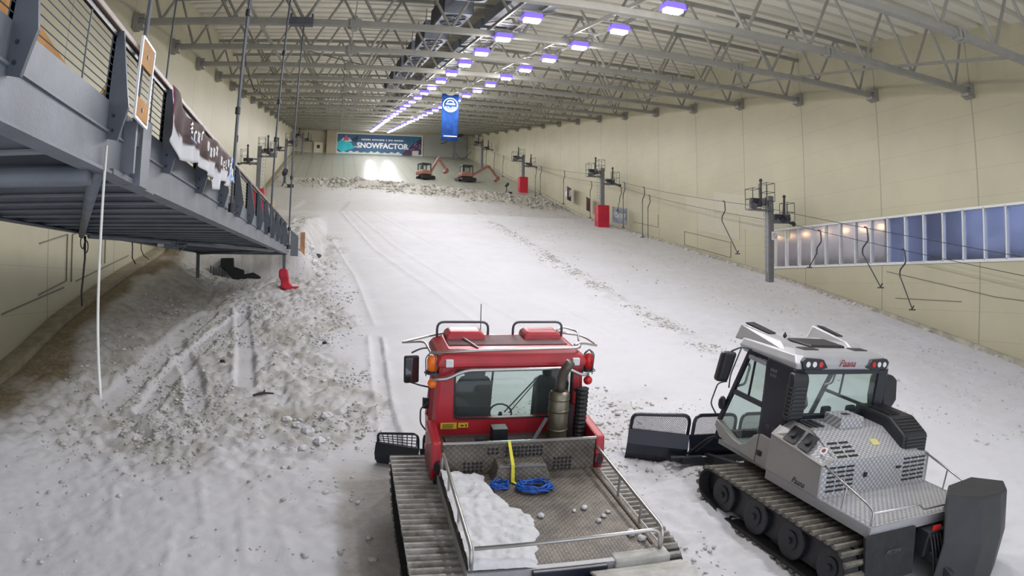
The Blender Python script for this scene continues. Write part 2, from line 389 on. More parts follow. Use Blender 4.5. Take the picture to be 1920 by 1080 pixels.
def snow_mat():
    m = bpy.data.materials.new('packed_snow'); m.use_nodes = True; nt = m.node_tree; b = nt.nodes['Principled BSDF']
    N = nt.nodes.new; L = nt.links.new
    tc = N('ShaderNodeTexCoord')
    def noise(sc, det=5, ro=.6):
        n = N('ShaderNodeTexNoise'); n.inputs['Scale'].default_value = sc; n.inputs['Detail'].default_value = det; n.inputs['Roughness'].default_value = ro
        L(tc.outputs['Object'], n.inputs['Vector']); return n.outputs['Fac']
    def attr(nm):
        a = N('ShaderNodeAttribute'); a.attribute_name = nm; return a.outputs['Fac']
    def mixc(f, a, c):
        x = N('ShaderNodeMix'); x.data_type = 'RGBA'
        L(f, x.inputs[0]) if not isinstance(f, float) else setattr(x.inputs[0], 'default_value', f)
        for s, k in ((a, 6), (c, 7)):
            if isinstance(s, tuple): x.inputs[k].default_value = (*s, 1)
            else: L(s, x.inputs[k])
        return x.outputs[2]
    def math_(op, a, c, cl=False):
        x = N('ShaderNodeMath'); x.operation = op; x.use_clamp = cl
        for s, k in ((a, 0), (c, 1)):
            if isinstance(s, (int, float)): x.inputs[k].default_value = s
            else: L(s, x.inputs[k])
        return x.outputs[0]
    n1 = noise(1.1, 6, .65); n2 = noise(9, 5, .7); n3 = noise(.25, 3)
    white = mixc(n3, (.565, .56, .575), (.655, .655, .71))
    g = math_('ADD', attr('grime_warm_tone'), math_('MULTIPLY', math_('SUBTRACT', n1, .5), .55), True)
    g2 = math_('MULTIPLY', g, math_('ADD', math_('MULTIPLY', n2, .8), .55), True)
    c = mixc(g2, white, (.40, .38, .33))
    e = math_('MULTIPLY', attr('earth'), math_('ADD', n2, .45), True)
    c = mixc(e, c, mixc(n1, (.13, .10, .055), (.26, .21, .13)))
    sx = N('ShaderNodeSeparateXYZ'); L(tc.outputs['Object'], sx.inputs[0])
    seam = math_('LESS_THAN', math_('FRACT', math_('MULTIPLY', math_('ADD', sx.outputs['X'], 20.0), .62), 0), .05)
    bare_c = mixc(math_('MULTIPLY', seam, .6), mixc(n1, (.33, .34, .29), (.43, .44, .385)), (.16, .17, .13))
    c = mixc(attr('bare'), c, bare_c)
    L(c, b.inputs['Base Color'])
    r = N('ShaderNodeMix'); r.data_type = 'FLOAT'; L(attr('bare'), r.inputs[0]); r.inputs[2].default_value = .85; r.inputs[3].default_value = .30
    L(r.outputs[0], b.inputs['Roughness']); b.inputs['Specular IOR Level'].default_value = .16
    h = math_('ADD', math_('MULTIPLY', noise(16, 5, .7), .6), math_('MULTIPLY', noise(60, 3, .6), .25))
    bp = N('ShaderNodeBump'); bp.inputs['Distance'].default_value = .035
    L(math_('MULTIPLY', math_('ADD', math_('MULTIPLY', g, 1.3), .3), math_('SUBTRACT', 1.0, attr('bare'))), bp.inputs['Strength'])
    L(h, bp.inputs['Height']); L(bp.outputs['Normal'], b.inputs['Normal'])
    return m
def build_floor():
    ys = [Y0]
    while ys[-1] < Y1: ys.append(ys[-1] + max(.045, ys[-1] * .0043))
    ys = np.array(ys); ys[-1] = Y1
    xs = np.concatenate([np.arange(XL, 2, .045), np.arange(2, 9, .06), np.arange(9, XR + .09, .09)]); xs[-1] = XR
    X, Y = np.meshgrid(xs, ys); nx, ny = len(xs), len(ys)
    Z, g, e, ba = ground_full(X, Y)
    V = np.stack([X, Y, Z], -1).reshape(-1, 3)
    i = (np.arange(ny - 1)[:, None] * nx + np.arange(nx - 1)[None]).ravel()
    Q = np.stack([i, i + 1, i + nx + 1, i + nx], -1)
    me = bpy.data.meshes.new('floor')
    me.vertices.add(len(V)); me.vertices.foreach_set('co', V.ravel())
    me.loops.add(Q.size); me.loops.foreach_set('vertex_index', Q.ravel().astype(np.int32))
    me.polygons.add(len(Q)); me.polygons.foreach_set('loop_start', np.arange(0, Q.size, 4, dtype=np.int32))
    me.polygons.foreach_set('use_smooth', np.ones(len(Q), bool))
    me.update(calc_edges=True)
    for nm, a in (('grime_warm_tone', g), ('earth', e), ('bare', ba)):
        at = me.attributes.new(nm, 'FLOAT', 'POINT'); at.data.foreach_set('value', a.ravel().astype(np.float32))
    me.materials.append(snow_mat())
    o = bpy.data.objects.new('floor', me); COL.objects.link(o); o['kind'] = 'structure'
build_floor()

# ------------------------------------------------------------------ walls, roof, window
BAY0, BAY = 11.9, 5.91
EAVE = 10.32
def wall_mat(name, col, lines=True, lat=1.15):
    m = mat(name, col, .6, var=.09, scale=.35); nt = m.node_tree; b = nt.nodes['Principled BSDF']
    base = b.inputs['Base Color'].links[0].from_socket; N = nt.nodes.new; L = nt.links.new
    tc = [n for n in nt.nodes if n.type == 'TEX_COORD'][0]; sp = N('ShaderNodeSeparateXYZ'); L(tc.outputs['Object'], sp.inputs[0])
    def M(op, a, c, cl=False):
        x = N('ShaderNodeMath'); x.operation = op; x.use_clamp = cl
        for s, k in ((a, 0), (c, 1)):
            if isinstance(s, (int, float)): x.inputs[k].default_value = s
            else: L(s, x.inputs[k])
        return x.outputs[0]
    def line(v, period, width):
        f = M('FRACT', M('DIVIDE', v, period), 0)
        d = M('MULTIPLY', M('ABSOLUTE', M('SUBTRACT', f, .5), 0), period)      # distance from the line in metres
        return M('LESS_THAN', d, width)
    v1 = line(M('ADD', sp.outputs['Y'], BAY * .5 - BAY0 + BAY * 40), BAY, .035)
    up = sp.outputs['Z']
    v2 = M('MULTIPLY', line(M('ADD', up, 50.0), lat, .012), .45)
    f = M('MULTIPLY', M('MAXIMUM', v1, v2), .55)
    x = N('ShaderNodeMix'); x.data_type = 'RGBA'; L(f, x.inputs[0]); L(base, x.inputs[6]); x.inputs[7].default_value = (.16, .15, .11, 1)
    L(x.outputs[2], b.inputs['Base Color']); return m
WALLM = wall_mat('cream_insulated_panel', (.44, .415, .295))
def swall(name, x0, x1, pieces, m):
    b = MB()
    for ya, yb, lo, hi in pieces:           # lo/hi: functions of y
        b.prism([(ya, lo(ya)), (yb, lo(yb)), (yb, hi(yb)), (ya, hi(ya))], 'x', x0, x1)
    o = b.build(name, m); o['kind'] = 'structure'; return o
under = lambda y: SLOPE * y - 1.5 + max(0, (y - 60) * .02)
top = lambda y: 13.5 + SLOPE * y
WZ0, WZ1, WY0, WY1 = 6.70, 8.78, 6.0, 32.55
swall('wall_right', 24.0, 24.25, [(-5, WY0, under, top), (WY0, WY1, under, lambda y: WZ0), (WY0, WY1, lambda y: WZ1, top), (WY1, 126, under, top)], WALLM)
swall('wall_left', -8.05, -7.8, [(-5, 126, under, top)], WALLM)
BACKM = mat('back_wall_panel', (.42, .385, .29), .6, var=.08, scale=.3)
BACKG = mat('grey_green_back_panel', (.30, .31, .285), .55, var=.1, scale=.3)
bw = MB(); bw.ext((XL, 124.7, 26), (XR, 125, 37.2)); o = bw.build('wall_back', BACKM); o['kind'] = 'structure'
t = MB(); t.ext((15.9, 124.55, 28.0), (23.9, 124.72, 33.1)); tag(t.build('trim_1', BACKG), kind='structure')
t = MB(); t.ext((-2.0, 123.6, 28.0), (-.2, 124.72, 36.0)); tag(t.build('trim_2', mat('tan_pier', (.36, .31, .22), .6)), kind='structure')
# roof: deep ribbed lining, ribs run across the hall
def roof():
    b = MB(); ys = []; y = -5.0; P = 1.22
    while y < 125: ys += [(y, 0.0), (y + P * .62, 0.0), (y + P * .66, .30), (y + P * .96, .30)]; y += P
    ys.append((y, 0.0)); xs = (XL - .2, 8.1, XR + .2); zz = (13.1, 13.45, 13.1); V = []; F = []
    for (yy, dz) in ys:
        for x, z in zip(xs, zz): V.append((x, yy, z + SLOPE * yy + dz))
    n = len(ys)
    for i in range(n - 1):
        for k in range(2): F.append((i * 3 + k, i * 3 + k + 1, i * 3 + k + 4, i * 3 + k + 3))
    b.add(V, F); o = b.build('ceiling', mat('ribbed_roof_lining', (.70, .675, .585), .5, var=.08, scale=.5)); o['kind'] = 'structure'
roof()
# skirting track along the foot of the right wall, drain kerb on the left wall
for nm, x, dx, h in (('baseboard_right', 23.9, .12, .22), ('baseboard_left', -7.55, .5, .26)):
    b = MB()
    ysk = np.arange(4, 122, 2.0)
    rings = []
    for yy in ysk:
        z = gb(x, yy) + (.0 if x > 0 else -.1)
        rings.append([(x - dx / 2, yy, z - .3), (x + dx / 2, yy, z - .3), (x + dx / 2, yy, z + h), (x - dx / 2, yy, z + h)])
    b.loft(rings); tag(b.build(nm, mat(nm + '_stone', (.46, .43, .36) if x > 0 else (.33, .29, .2), .8, var=.35, scale=2.5, bump=.3, bscale=9)), kind='structure')
# thin outlines of old hatches on the walls
def outline(name, x, pts, w=.035, m=None):
    b = MB(); s = -.012 if x > 0 else .012
    for p, q in zip(pts[:-1], pts[1:]):
        b.bar((x + s, p[0], p[1]), (x + s, q[0], q[1]), .03, w, up=(1, 0, 0))
    tag(b.build(name, m or mat(name + '_seal', (.20, .19, .14), .6)), kind='structure')
def W(y, dz): return (y, SLOPE * y + dz)
SEAL = mat('grey_panel_seal', (.17, .165, .13), .6)
outline('trim_3', 24.0, [W(37.2, 1.5), W(43.3, 1.5), W(43.3, .55), W(37.2, .55), W(37.2, 1.5)], .04, SEAL)
outline('trim_4', 24.0, [W(22.8, .9), W(18.8, 1.55)], .03, SEAL)
outline('trim_5', 24.0, [W(23.4, 2.0), W(17, 2.1), W(12, 2.6)], .03, SEAL)
outline('trim_6', 24.0, [W(52, 1.3), W(47.5, 1.35), W(47.5, 2.3)], .03, SEAL)
for i, pts in enumerate(([(17.2, 3.2), (19.2, 3.2), (19.2, 1.9), (17.2, 1.9)], [(19.6, 1.8), (19.6, 3.15), (22.3, 3.15), (22.3, 1.9)], [(22.7, 1.85), (22.7, 3.1), (27.5, 3.0)], [(15.4, 4.35), (20.2, 4.6)], [(15.4, 4.05), (20.0, 4.25)], [(15.0, 1.9), (19.0, 1.75)], [(20, 1.75), (25.5, 1.7)])):
    outline('trim_%d' % (7 + i), -7.8, [W(*p) for p in pts], .045, SEAL)
PALE = mat('paler_repainted_panel', (.455, .43, .335), .6, var=.05)
for i, (ya, yb, d0, d1) in enumerate(((35.4, 39.2, 3.3, 4.6), (31.0, 36.0, 2.55, 4.0), (36.2, 41.4, 1.8, 3.2), (39.2, 43.0, 3.0, 4.1))):
    b = MB(); b.prism([W(ya, d0), W(yb, d0), W(yb, d1), W(ya, d1)], 'x', 23.985 - .002 * i, 24.0); tag(b.build('trim_%d' % (20 + i), PALE), kind='structure')
# glazed strip in the right wall, horizontal, with the bar behind it
def window():
    n = 23; pitch = (WY1 - WY0) / n
    fm = mat('white_window_frame', (.62, .63, .63), .4, var=.05)
    root = empty('window_1', (24.0, WY0, WZ0)); root['kind'] = 'structure'
    f = MB()
    f.ext((-.05, -.02, -.09), (.2, WY1 - WY0 + .02, .03)); f.ext((-.05, -.02, WZ1 - WZ0 - .03), (.2, WY1 - WY0 + .02, WZ1 - WZ0 + .07))
    f.build('window_frame', fm, root)
    for i in range(n + 1):
        b = MB(); b.ext((-.05, i * pitch - .035, 0), (.16, i * pitch + .035, WZ1 - WZ0)); b.build('mullion', fm, root)
    gm = bpy.data.materials.new('misted_glass'); gm.use_nodes = True; b = gm.node_tree.nodes['Principled BSDF']
    b.inputs['Base Color'].default_value = (.9, .93, .97, 1); b.inputs['Transmission Weight'].default_value = 1; b.inputs['Roughness'].default_value = .34; b.inputs['IOR'].default_value = 1.2
    for i in range(n):
        b = MB(); b.ext((.06, i * pitch + .03, .02), (.07, (i + 1) * pitch - .03, WZ1 - WZ0 - .02)); b.build('pane', gm, root)
    # room behind
    rm = mat('bar_back_wall', (.40, .42, .50), .7, var=.4, scale=.7, col2=(.17, .2, .25))
    r = MB(); r.ext((27.6, 2, 4.8), (27.8, 36, 10.2)); r.ext((24.26, 35.9, 4.8), (27.8, 36.1, 10.2)); r.ext((24.26, 2, 10.1), (27.8, 36, 10.2)); r.ext((24.26, 2, 4.8), (27.8, 36, 4.95))
    r.ext((24.26, 1.9, 4.8), (27.8, 2.1, 10.2)); r.ext((24.5, 23.9, 4.8), (27.8, 24.05, 10.2))  # end wall, and a divider added to part warm from cool light
    tag(r.build('wall_bar', rm), kind='structure')
    r = MB(); r.ext((27.35, 2, 4.9), (27.6, 36, 7.25)); tag(r.build('trim_30', mat('dark_bar_counter', (.07, .08, .10), .5, var=.6, scale=1.1, col2=(.16, .17, .19))), kind='structure')
    for nm, y, sy, e, c in (('cool_pane_fill', 13.0, 18.0, 480, (.55, .62, 1.0)), ('warm_pane_fill', 30, 9, 300, (1.0, .84, .78))):  # unseen area lights added to brighten and tint the panes
        l = bpy.data.lights.new(nm, 'AREA'); l.shape = 'RECTANGLE'; l.size = 2.0; l.size_y = sy; l.energy = e; l.color = c
        o = bpy.data.objects.new(nm, l); COL.objects.link(o); o.location = (25.7, y, 10.05)
    for i, y in enumerate((40.2, 38.1, 35.75, 33.1, 30.9, 28.75, 26.6)):
        b = MB(); yy = (35.2, 34.0, 32.4, 30.6, 28.9, 27.4, 26.0)[i]; 
        r = empty('pendant_lamp', (26.3, yy, 8.68)); tag(r, 'warm globe lamp behind the misted window, %s from the lift tower' % ORD[i], 'lamp', 'warm lamps behind the window')
        MB().ball((0, 0, 0), .10, 12).build('globe', WARM, r, smooth=True); MB().cyl((0, 0, .09), (0, 0, 1.5), .012, 6).build('cord', BLACK, r)
window()
# ------------------------------------------------------------------ roof trusses
def xtop(x): return 2.32 + .30 * (1 - abs(x - 8.1) / 15.9)
BN = [22.95, 20.3, 17.65, 15.0, 12.35, 9.7]; BN = BN + [16.2 - x for x in BN[::-1]]
TN = [23.75, 21.62, 18.97, 16.32, 13.67, 11.02, 8.1]; TN = TN + [16.2 - x for x in TN[:-1][::-1]]
def truss(k):
    y = BAY0 + BAY * k
    r = empty('roof_truss', (0, y, EAVE + SLOPE * y))
    tag(r, 'cream steel roof truss spanning the hall, %s from the camera' % ORD[k], 'roof truss', 'roof trusses across the hall', 'structure')
    MB().ext((XL + .15, -.1, -.11), (XR - .15, .1, .11)).build('bottom_chord', STEEL_W, r)
    b = MB(); b.bar((XL, 0, xtop(XL)), (8.1, 0, xtop(8.1)), .16, .16); b.bar((8.1, 0, xtop(8.1)), (XR, 0, xtop(XR)), .16, .16); b.build('top_chord', STEEL_W, r)
    mem = []
    for i, x in enumerate(BN): mem += [((TN[i], 0, xtop(TN[i])), (x, 0, .05)), ((x, 0, .05), (TN[i + 1], 0, xtop(TN[i + 1])))]
    if k < 7:
        for p, q in mem: MB().tube([p, q], .06, 7).build('web_member', STEEL_W, r)
    else:
        b = MB()
        for p, q in mem: b.tube([p, q], .055, 4)
        b.build('web', STEEL_W, r)
    for s in (0, 1):
        b = MB(); x = XR - .12 if s else XL + .12; d = -1 if s else 1
        b.ext((x - .1, -.24, -.3), (x + .1, .24, .3)); b.ext((x + d * .1, -.2, .1), (x + d * .32, .2, .26)); b.ext((x + d * .1, -.2, -.26), (x + d * .32, .2, -.12))
        for yy in (-.17, .17):
            for zz in (-.2, 0, .2): b.cyl((x + d * .1, yy, zz), (x + d * .2, yy, zz), .04, 6)
        b.build('end_bracket', STEEL_W, r)
    if k < 8:
        for x in (.35, 15.85):
            b = MB(); b.ext((x - .16, -.15, -.17), (x - .03, .15, .17)); b.ext((x + .03, -.15, -.17), (x + .16, .15, .17))
            for yy in (-.12, .12):
                for zz in (-.13, .13): b.cyl((x - .25, yy, zz), (x + .25, yy, zz), .025, 6)
            b.build('splice_plate', STEEL_W, r)
for k in range(19): truss(k)
def along(y, dz): return EAVE + SLOPE * y + dz
for i, (x, dz, w) in enumerate(((19.35, .16, .10), (-3.2, .16, .10), (.35, .2, .05))):
    b = MB(); b.bar((x, 10, along(10, dz)), (x, 119, along(119, dz)), w)
    if i == 2:
        for k in range(19): y = BAY0 + BAY * k; b.ext((x - .1, y - .14, along(y, -.25)), (x + .1, y + .14, along(y, .28)))
    tag(b.build('roof_tie', STEEL_W), kind='structure')
b = MB()
for k in range(0, 12):
    y = BAY0 + BAY * k
    for xa, xb in ((BN[1], BN[3]), (BN[-4], BN[-2])):
        if k % 3 == 1: b.tube([(xa, y, along(y, .1)), (xb, y + BAY, along(y + BAY, 2.2))], .04, 5)
tag(b.build('roof_brace', STEEL_W), kind='structure')

# ------------------------------------------------------------------ lamp gantries, duct, coolers, lamps
def gantry(x, side):
    r = empty('lamp_gantry', (x, 0, 0)); tag(r, 'long cream ladder frame under the roof carrying the %s row of lamps' % side, 'lamp gantry', kind='structure')
    for s in (-.4, .4):
        MB().bar((s, 10, along(10, .24)), (s, 119, along(119, .24)), .07, .12).build('rail', STEEL_W, r)
    b = MB(); y = 10.
    while y < 119: b.bar((-.4, y, along(y, .24)), (.4, y, along(y, .24)), .05); y += 1.15
    b.build('rungs', STEEL_W, r)
gantry(5.75, 'left'); gantry(8.7, 'right')
for k in range(0, 19):
    y = BAY0 + BAY * (k + .5); L2 = BAY / 2 - .35; zc = along(y, 1.55)
    r = empty('air_duct', (7.22, y, zc)); tag(r, 'dark blue duct box between the lamp rows under the roof, %s from the camera' % ORD[k], 'air duct', 'duct boxes under the roof')
    b = MB(); b.prism([(-L2, -L2 * SLOPE), (L2, L2 * SLOPE), (L2, L2 * SLOPE + .5), (-L2, .5 - L2 * SLOPE)], 'x', -.95, .95); b.build('box', DUCTM, r)
    for s in (-1, 1): b = MB(); b.bar((-1.0, -1.8 * s, -1.8 * s * SLOPE - .06 - .05 * (s > 0)), (1.0, 1.8 * s, 1.8 * s * SLOPE - .06 - .05 * (s > 0)), .05); b.build('cross_brace', STEEL_W, r)
COOL = mat('blue_grey_cooler_casing', (.20, .22, .27), .5, .2, var=.3, scale=2)
FIN = mat('dark_cooler_fins', (.07, .08, .11), .5, .3, var=.3, scale=5)
def cooler():
    r = empty('air_cooler', (0, 0, 0))
    b = MB(); b.prism([(-1.9, .0), (1.9, .0), (1.9, .9), (-1.9, .9)], 'x', -.55, .55); b.build('casing', COOL, r)
    for s in (-1, 1):
        b = MB()
        for i in range(30): yy = -1.75 + i * .12; b.ext((.55 * s, yy, .08), (.60 * s, yy + .05, .82))
        b.build('fin_grille', FIN, r)
    for i in range(3):
        f = MB(); c = (-.0, -1.2 + i * 1.2, -.02); f.tube([(c[0] + .42 * math.cos(a), c[1] + .42 * math.sin(a), -.03) for a in np.linspace(0, 2 * PI, 17)[:-1]], .03, 5, True)
        for a in range(5): f.bar((c[0], c[1], -.04), (c[0] + .4 * math.cos(a * 1.257), c[1] + .4 * math.sin(a * 1.257), .02), .14, .015)
        f.build('fan', FIN, r)
    for yy in (-1.6, 1.6):
        for xx in (-.5, .5): MB().cyl((xx, yy, .9), (xx, yy, 1.5), .025, 5).build('hanger', STEEL_W, r)
    return r
ck = cooler()
for i in range(8):
    c = ck if i == 0 else copy_tree(ck); y = BAY0 + BAY * (i + .5)
    c.location = (4.3, y, along(y, .95)); c.rotation_euler = (0.1822, 0, 0)
    tag(c, 'blue grey air cooler left of the left lamp row, %s from the camera' % ORD[i], 'air cooler', 'air coolers under the roof')
def flood():
    r = empty('flood_lamp', (0, 0, 0))
    MB().ext((-.24, -.17, .06), (.24, .17, .17)).build('housing', STEEL_W, r)
    b = MB(); b.ring([(-.27, -.2), (.27, -.2), (.27, .2), (-.27, .2)], [(-.2, -.13), (.2, -.13), (.2, .13), (-.2, .13)], lambda u, w: (u, w, .0), lambda u, w: (u * .9, w * .9, .15)); b.build('halo_ring', HALO_V, r)  # added glowing ring, gives the violet fringe a shape
    MB().ext((-.21, -.14, -.07), (.21, .14, .03)).build('lens', LED, r)
    b = MB(); b.bar((-.27, 0, .1), (-.27, 0, .28), .03); b.bar((.27, 0, .1), (.27, 0, .28), .03); b.bar((-.28, 0, .28), (.28, 0, .28), .03); b.build('yoke', STEEL_W, r)
    return r
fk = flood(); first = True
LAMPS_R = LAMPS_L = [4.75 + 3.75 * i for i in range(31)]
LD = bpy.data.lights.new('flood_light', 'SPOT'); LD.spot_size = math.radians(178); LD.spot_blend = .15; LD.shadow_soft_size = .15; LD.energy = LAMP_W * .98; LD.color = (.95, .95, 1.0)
LS = bpy.data.lights.new('ceiling_fill', 'POINT'); LS.shadow_soft_size = .1; LS.energy = LAMP_W * .58; LS.color = (1.0, .96, .9)  # fill added at each lamp to brighten the ceiling
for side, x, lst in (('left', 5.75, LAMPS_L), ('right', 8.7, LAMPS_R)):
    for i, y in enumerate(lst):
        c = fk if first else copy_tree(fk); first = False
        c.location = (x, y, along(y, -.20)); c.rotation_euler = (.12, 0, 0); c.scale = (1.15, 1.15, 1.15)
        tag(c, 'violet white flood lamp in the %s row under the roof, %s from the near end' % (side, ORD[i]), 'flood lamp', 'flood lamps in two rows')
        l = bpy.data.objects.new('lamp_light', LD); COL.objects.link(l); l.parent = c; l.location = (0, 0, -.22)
        l = bpy.data.objects.new('ceiling_fill', LS); COL.objects.link(l); l.parent = c; l.location = (0, 0, -.2)
# hanger plate on the second truss on the left
r = empty('hoist_plate', (-1.55, BAY0 + 2 * BAY - .12, along(BAY0 + 2 * BAY, 0))); tag(r, 'dark steel hoist plate clamped to a roof truss above the walkway rod', 'hoist plate')
b = MB(); b.ext((-.42, -.12, -.12), (.42, -.02, .1)); b.ext((-.42, -.16, -.2), (.42, .1, -.14)); b.build('plate', GALV_D, r)
for s in (-1, 1): b = MB(); b.ext((.34 * s, -.1, .1), (.42 * s, .0, .25)); b.build('lug', GALV_D, r)
# ------------------------------------------------------------------ suspended walkway on the left
PXR, PXL, PE = -1.9, -5.5, 28.0
def zb(y): return 6.25 + .0145 * (y - 4)
def walkway():
    r = empty('walkway', (PXR, 28, zb(28))); inv = Matrix.Translation((-PXR, -28, -zb(28)))
    tag(r, 'long grey steel walkway hung on rods high along the left wall', 'walkway')
    def put(b, name, m, bev=0, smooth=False, parent=None):
        o = b.build(name, m, parent or r, bevel=bev, smooth=smooth)
        if parent is None: o.matrix_local = inv
        return o
    ys = (.5, PE)
    def strip(x0, x1, d0, d1, y0=ys[0], y1=ys[1]):
        b = MB()
        b.loft([[(x0, y, zb(y) + d0), (x1, y, zb(y) + d0), (x1, y, zb(y) + d1), (x0, y, zb(y) + d1)] for y in (y0, y1)]); return b
    for x, s, nm in ((PXR, 1, 'right'), (PXL, -1, 'left')):
        f = strip(x - .05, x, .02, .32); g = strip(x - .16 if s > 0 else x, x + .03 if s > 0 else x + .16, 0, .025); f.add(g.v, g.f)
        g = strip(x - .12 if s > 0 else x, x + .02 if s > 0 else x + .12, .315, .335); f.add(g.v, g.f)
        put(f, 'edge_beam', GALV)
        put(strip(x - .04, x - .005, .345, .58), 'kick_plate', GALV)
    put(strip(PXL, PXR - .05, .27, .31), 'deck', DECKING)
    y = 1.0
    while y < 28:
        b = MB(); z = zb(y); b.ext((PXL + .03, y - .02, z + .04), (PXR - .05, y + .02, z + .27)); b.ext((PXL + .03, y - .06, z + .04), (PXR - .05, y + .06, z + .06)); put(b, 'joist', DECKING); y += .93
    b = MB(); b.ext((PXL, PE - .15, zb(PE) - .02), (PXR, PE, zb(PE) + .3)); put(b, 'end_beam', GALV)
    for (p, q, rr) in (((PXR - .1, 5.35, -.03), (PXL, 5.2, -.03), .085), ((PXR - .1, 5.5, -.0), (PXL, 14.4, -.02), .07), ((PXL + .1, 14.6, -.02), (PXR - .1, 22.6, -.02), .06), ((PXL + .1, 27, -.03), (PXR - .1, 22.8, -.03), .05)):
        b = MB(); b.tube([(p[0], p[1], zb(p[1]) + p[2]), (q[0], q[1], zb(q[1]) + q[2])], rr, 10); put(b, 'under_brace', GALV, smooth=True)
    b = MB(); b.ext((-1.98, 5.55, zb(5.6) + .0), (-1.86, 6.9, zb(6) + .04)); b.ext((-1.96, 6.15, zb(6.2) - .02), (-1.80, 6.45, zb(6.2) + .60)); b.ext((-1.9, 5.85, zb(6) + .05), (-1.78, 5.9, zb(6) + .5)); put(b, 'hanger_bracket', GALV)
    for x in (PXR - .06, PXL + .08):
        b = MB(); z0 = gb(x, 27.3) - .3; b.ext((x - .06, 27.24, z0), (x + .06, 27.36, zb(27.3))); put(b, 'leg', GALV_D)
    # railing
    py = [3.55 + 1.9 * i for i in range(13)]
    for y in py:
        b = MB(); z = zb(y)
        b.prism([(PXR - .01, z + .27), (PXR + .10, z + .25), (PXR + .17, z + .52), (PXR + .05, z + 1.17), (PXR - .035, z + 1.17), (PXR - .04, z + .5)], 'y', y - .05, y - .015)
        b.ext((PXR - .05, y - .05, z + .27), (PXR - .01, y + .06, z + 1.15))
        o = put(b, 'rail_post', GALV_D)
        for zz in (.33, .45): MB().cyl((PXR + .05, y - .06, z + zz), (PXR + .05, y + .0, z + zz), .014, 6).build('bolt', DARKM, o)
    hb = strip(PXR - .06, PXR + .03, 1.17, 1.235, .5, 27.6); put(hb, 'handrail', WOOD_H, .012)
    put(strip(PXR - .03, PXR + .0, 1.12, 1.165, .5, 27.6), 'rail_strip', BLACK)
    for i in range(8):
        b = MB(); d = .63 + i * .062; b.tube([(PXR - .015, .6, zb(.6) + d), (PXR - .015, 27, zb(27) + d)], .0055, 4); put(b, 'rail_wire', GALV_D)
    for y in (4.75, 6.75, 8.5, 10.4):
        b = MB(); b.tube([(PXR - .015, y, zb(y) + .55), (PXR - .015, y, zb(y) + 1.15)], .008, 5); put(b, 'wire_spacer', GALV_D)
    for x in (PXL + .02,):
        for i in range(8):
            b = MB(); yy = 3 + i * 3.4; b.bar((x, yy, zb(yy) + .3), (x, yy, zb(yy) + 1.2), .05); put(b, 'rail_post', GALV_D)
        put(strip(x - .03, x + .03, 1.17, 1.22, 1, 27.6), 'handrail', WOOD_H)
    return r
walkway()
def rod(name, p, q, rad, label, nuts=()):
    r = empty(name, p); tag(r, label, 'hanger rod', 'hanger rods of the walkway')
    d = Vector(q) - Vector(p); MB().tube([(0, 0, 0), d], rad, 7).build('rod', GALV_D, r)
    for t in nuts: c = d * t; MB().cyl(c - d.normalized() * .06, c + d.normalized() * .06, rad * 2.0, 8).build('coupling', DARKM, r)
    MB().cyl((0, 0, -.05), (0, 0, .1), rad * 2.4, 8).build('turnbuckle', DARKM, r)
tz = lambda y: along(y, -.11)
rod('hanger_rod', (-1.84, 6.0, zb(6) + .35), (-1.82, 5.99, 13.1 + 1.1), .022, 'grey rod beside the two orange squares of the walkway railing', (.1,))
rod('hanger_rod', (-1.80, 11.9, zb(12) + .3), (-1.75, 11.9, tz(11.9)), .024, 'thick grey rod rising past the end of the brown railing banner', (.3, .62))
rod('hanger_rod', (-1.86, 12.4, zb(12) + .5), (-1.72, 11.95, tz(11.9)), .014, 'thin slanting rod close behind the thick one at the banner end', (.2,))
rod('hanger_rod', (-1.66, 17.8, zb(18) + .3), (-1.52, 17.8, tz(17.8)), .026, 'dark rod with couplings rising left of the far dangling rod', (.35, .5, .7))
rod('hanger_rod', (-1.56, 23.68, zb(24) + .1), (-1.45, 23.6, tz(23.7)), .028, 'dark rod at the far end of the walkway under the hoist plate', (.08, .3))
rod('hanger_rod', (-4.72, 17.8, zb(18) + .3), (-4.70, 17.8, tz(17.8)), .026, 'grey rod on the wall side of the walkway seen above the handrail', (.2,))
# things on the walkway
b = MB(); b.prism([(3.6, 6.58), (8.8, 6.62), (8.62, 7.95), (6.86, 8.26), (3.6, 8.85)], 'x', -3.53, -3.5)
tag(b.build('plywood_sheet', WOOD_O), 'orange plywood sheet standing on the near end of the walkway', 'plywood sheet')
def gate_frame():
    r = empty('panel_frame', (-1.74, 5.62, 6.75)); tag(r, 'narrow white frame with two orange squares fixed outside the walkway railing', 'panel frame')
    b = MB(); P = [(0, 0, .02), (0, .40, .0), (0, .42, .71), (0, 0, .72)]
    for i in range(4): b.bar(P[i], P[(i + 1) % 4], .022, .022, up=(1, 0, 0))
    b.build('frame', WHITE_P, r)
    for z, h in ((.48, .22), (.03, .17)):
        q = MB(); q.ext((-.008, .02, z), (.008, .38, z + h)); o = q.build('orange_square', WOOD_O, r); MB().cyl((.008, .2, z + h / 2), (.014, .2, z + h / 2), .02, 10).build('boss', DARKM, o)
gate_frame()
def yellow_sign():
    r = empty('warning_sign', (-2.3, 6.35, 7.02)); tag(r, 'yellow wooden warning sign hanging askew behind the railing wires', 'warning sign')
    R = Matrix.Rotation(.75, 3, 'X'); b = MB(); b.box((0, 0, 0), (.015, .5, .34), R); b.build('board', mat('yellow_sign_board', (.55, .40, .12), .6), r)
    b = MB()
    for i in range(8): b.box(R @ Vector((.01, -.21 + i * .06, .11)), (.008, .035, .085), R)
    b.build('lettering', BLACK_T, r)
    b = MB(); P = [R @ Vector((.012, y, z)) for y, z in ((-.1, -.12), (.1, -.12), (0, .04))]
    for i in range(3): b.bar(P[i], P[(i + 1) % 3], .022, .006, up=(1, 0, 0))
    b.build('triangle', BLACK_T, r)
yellow_sign()
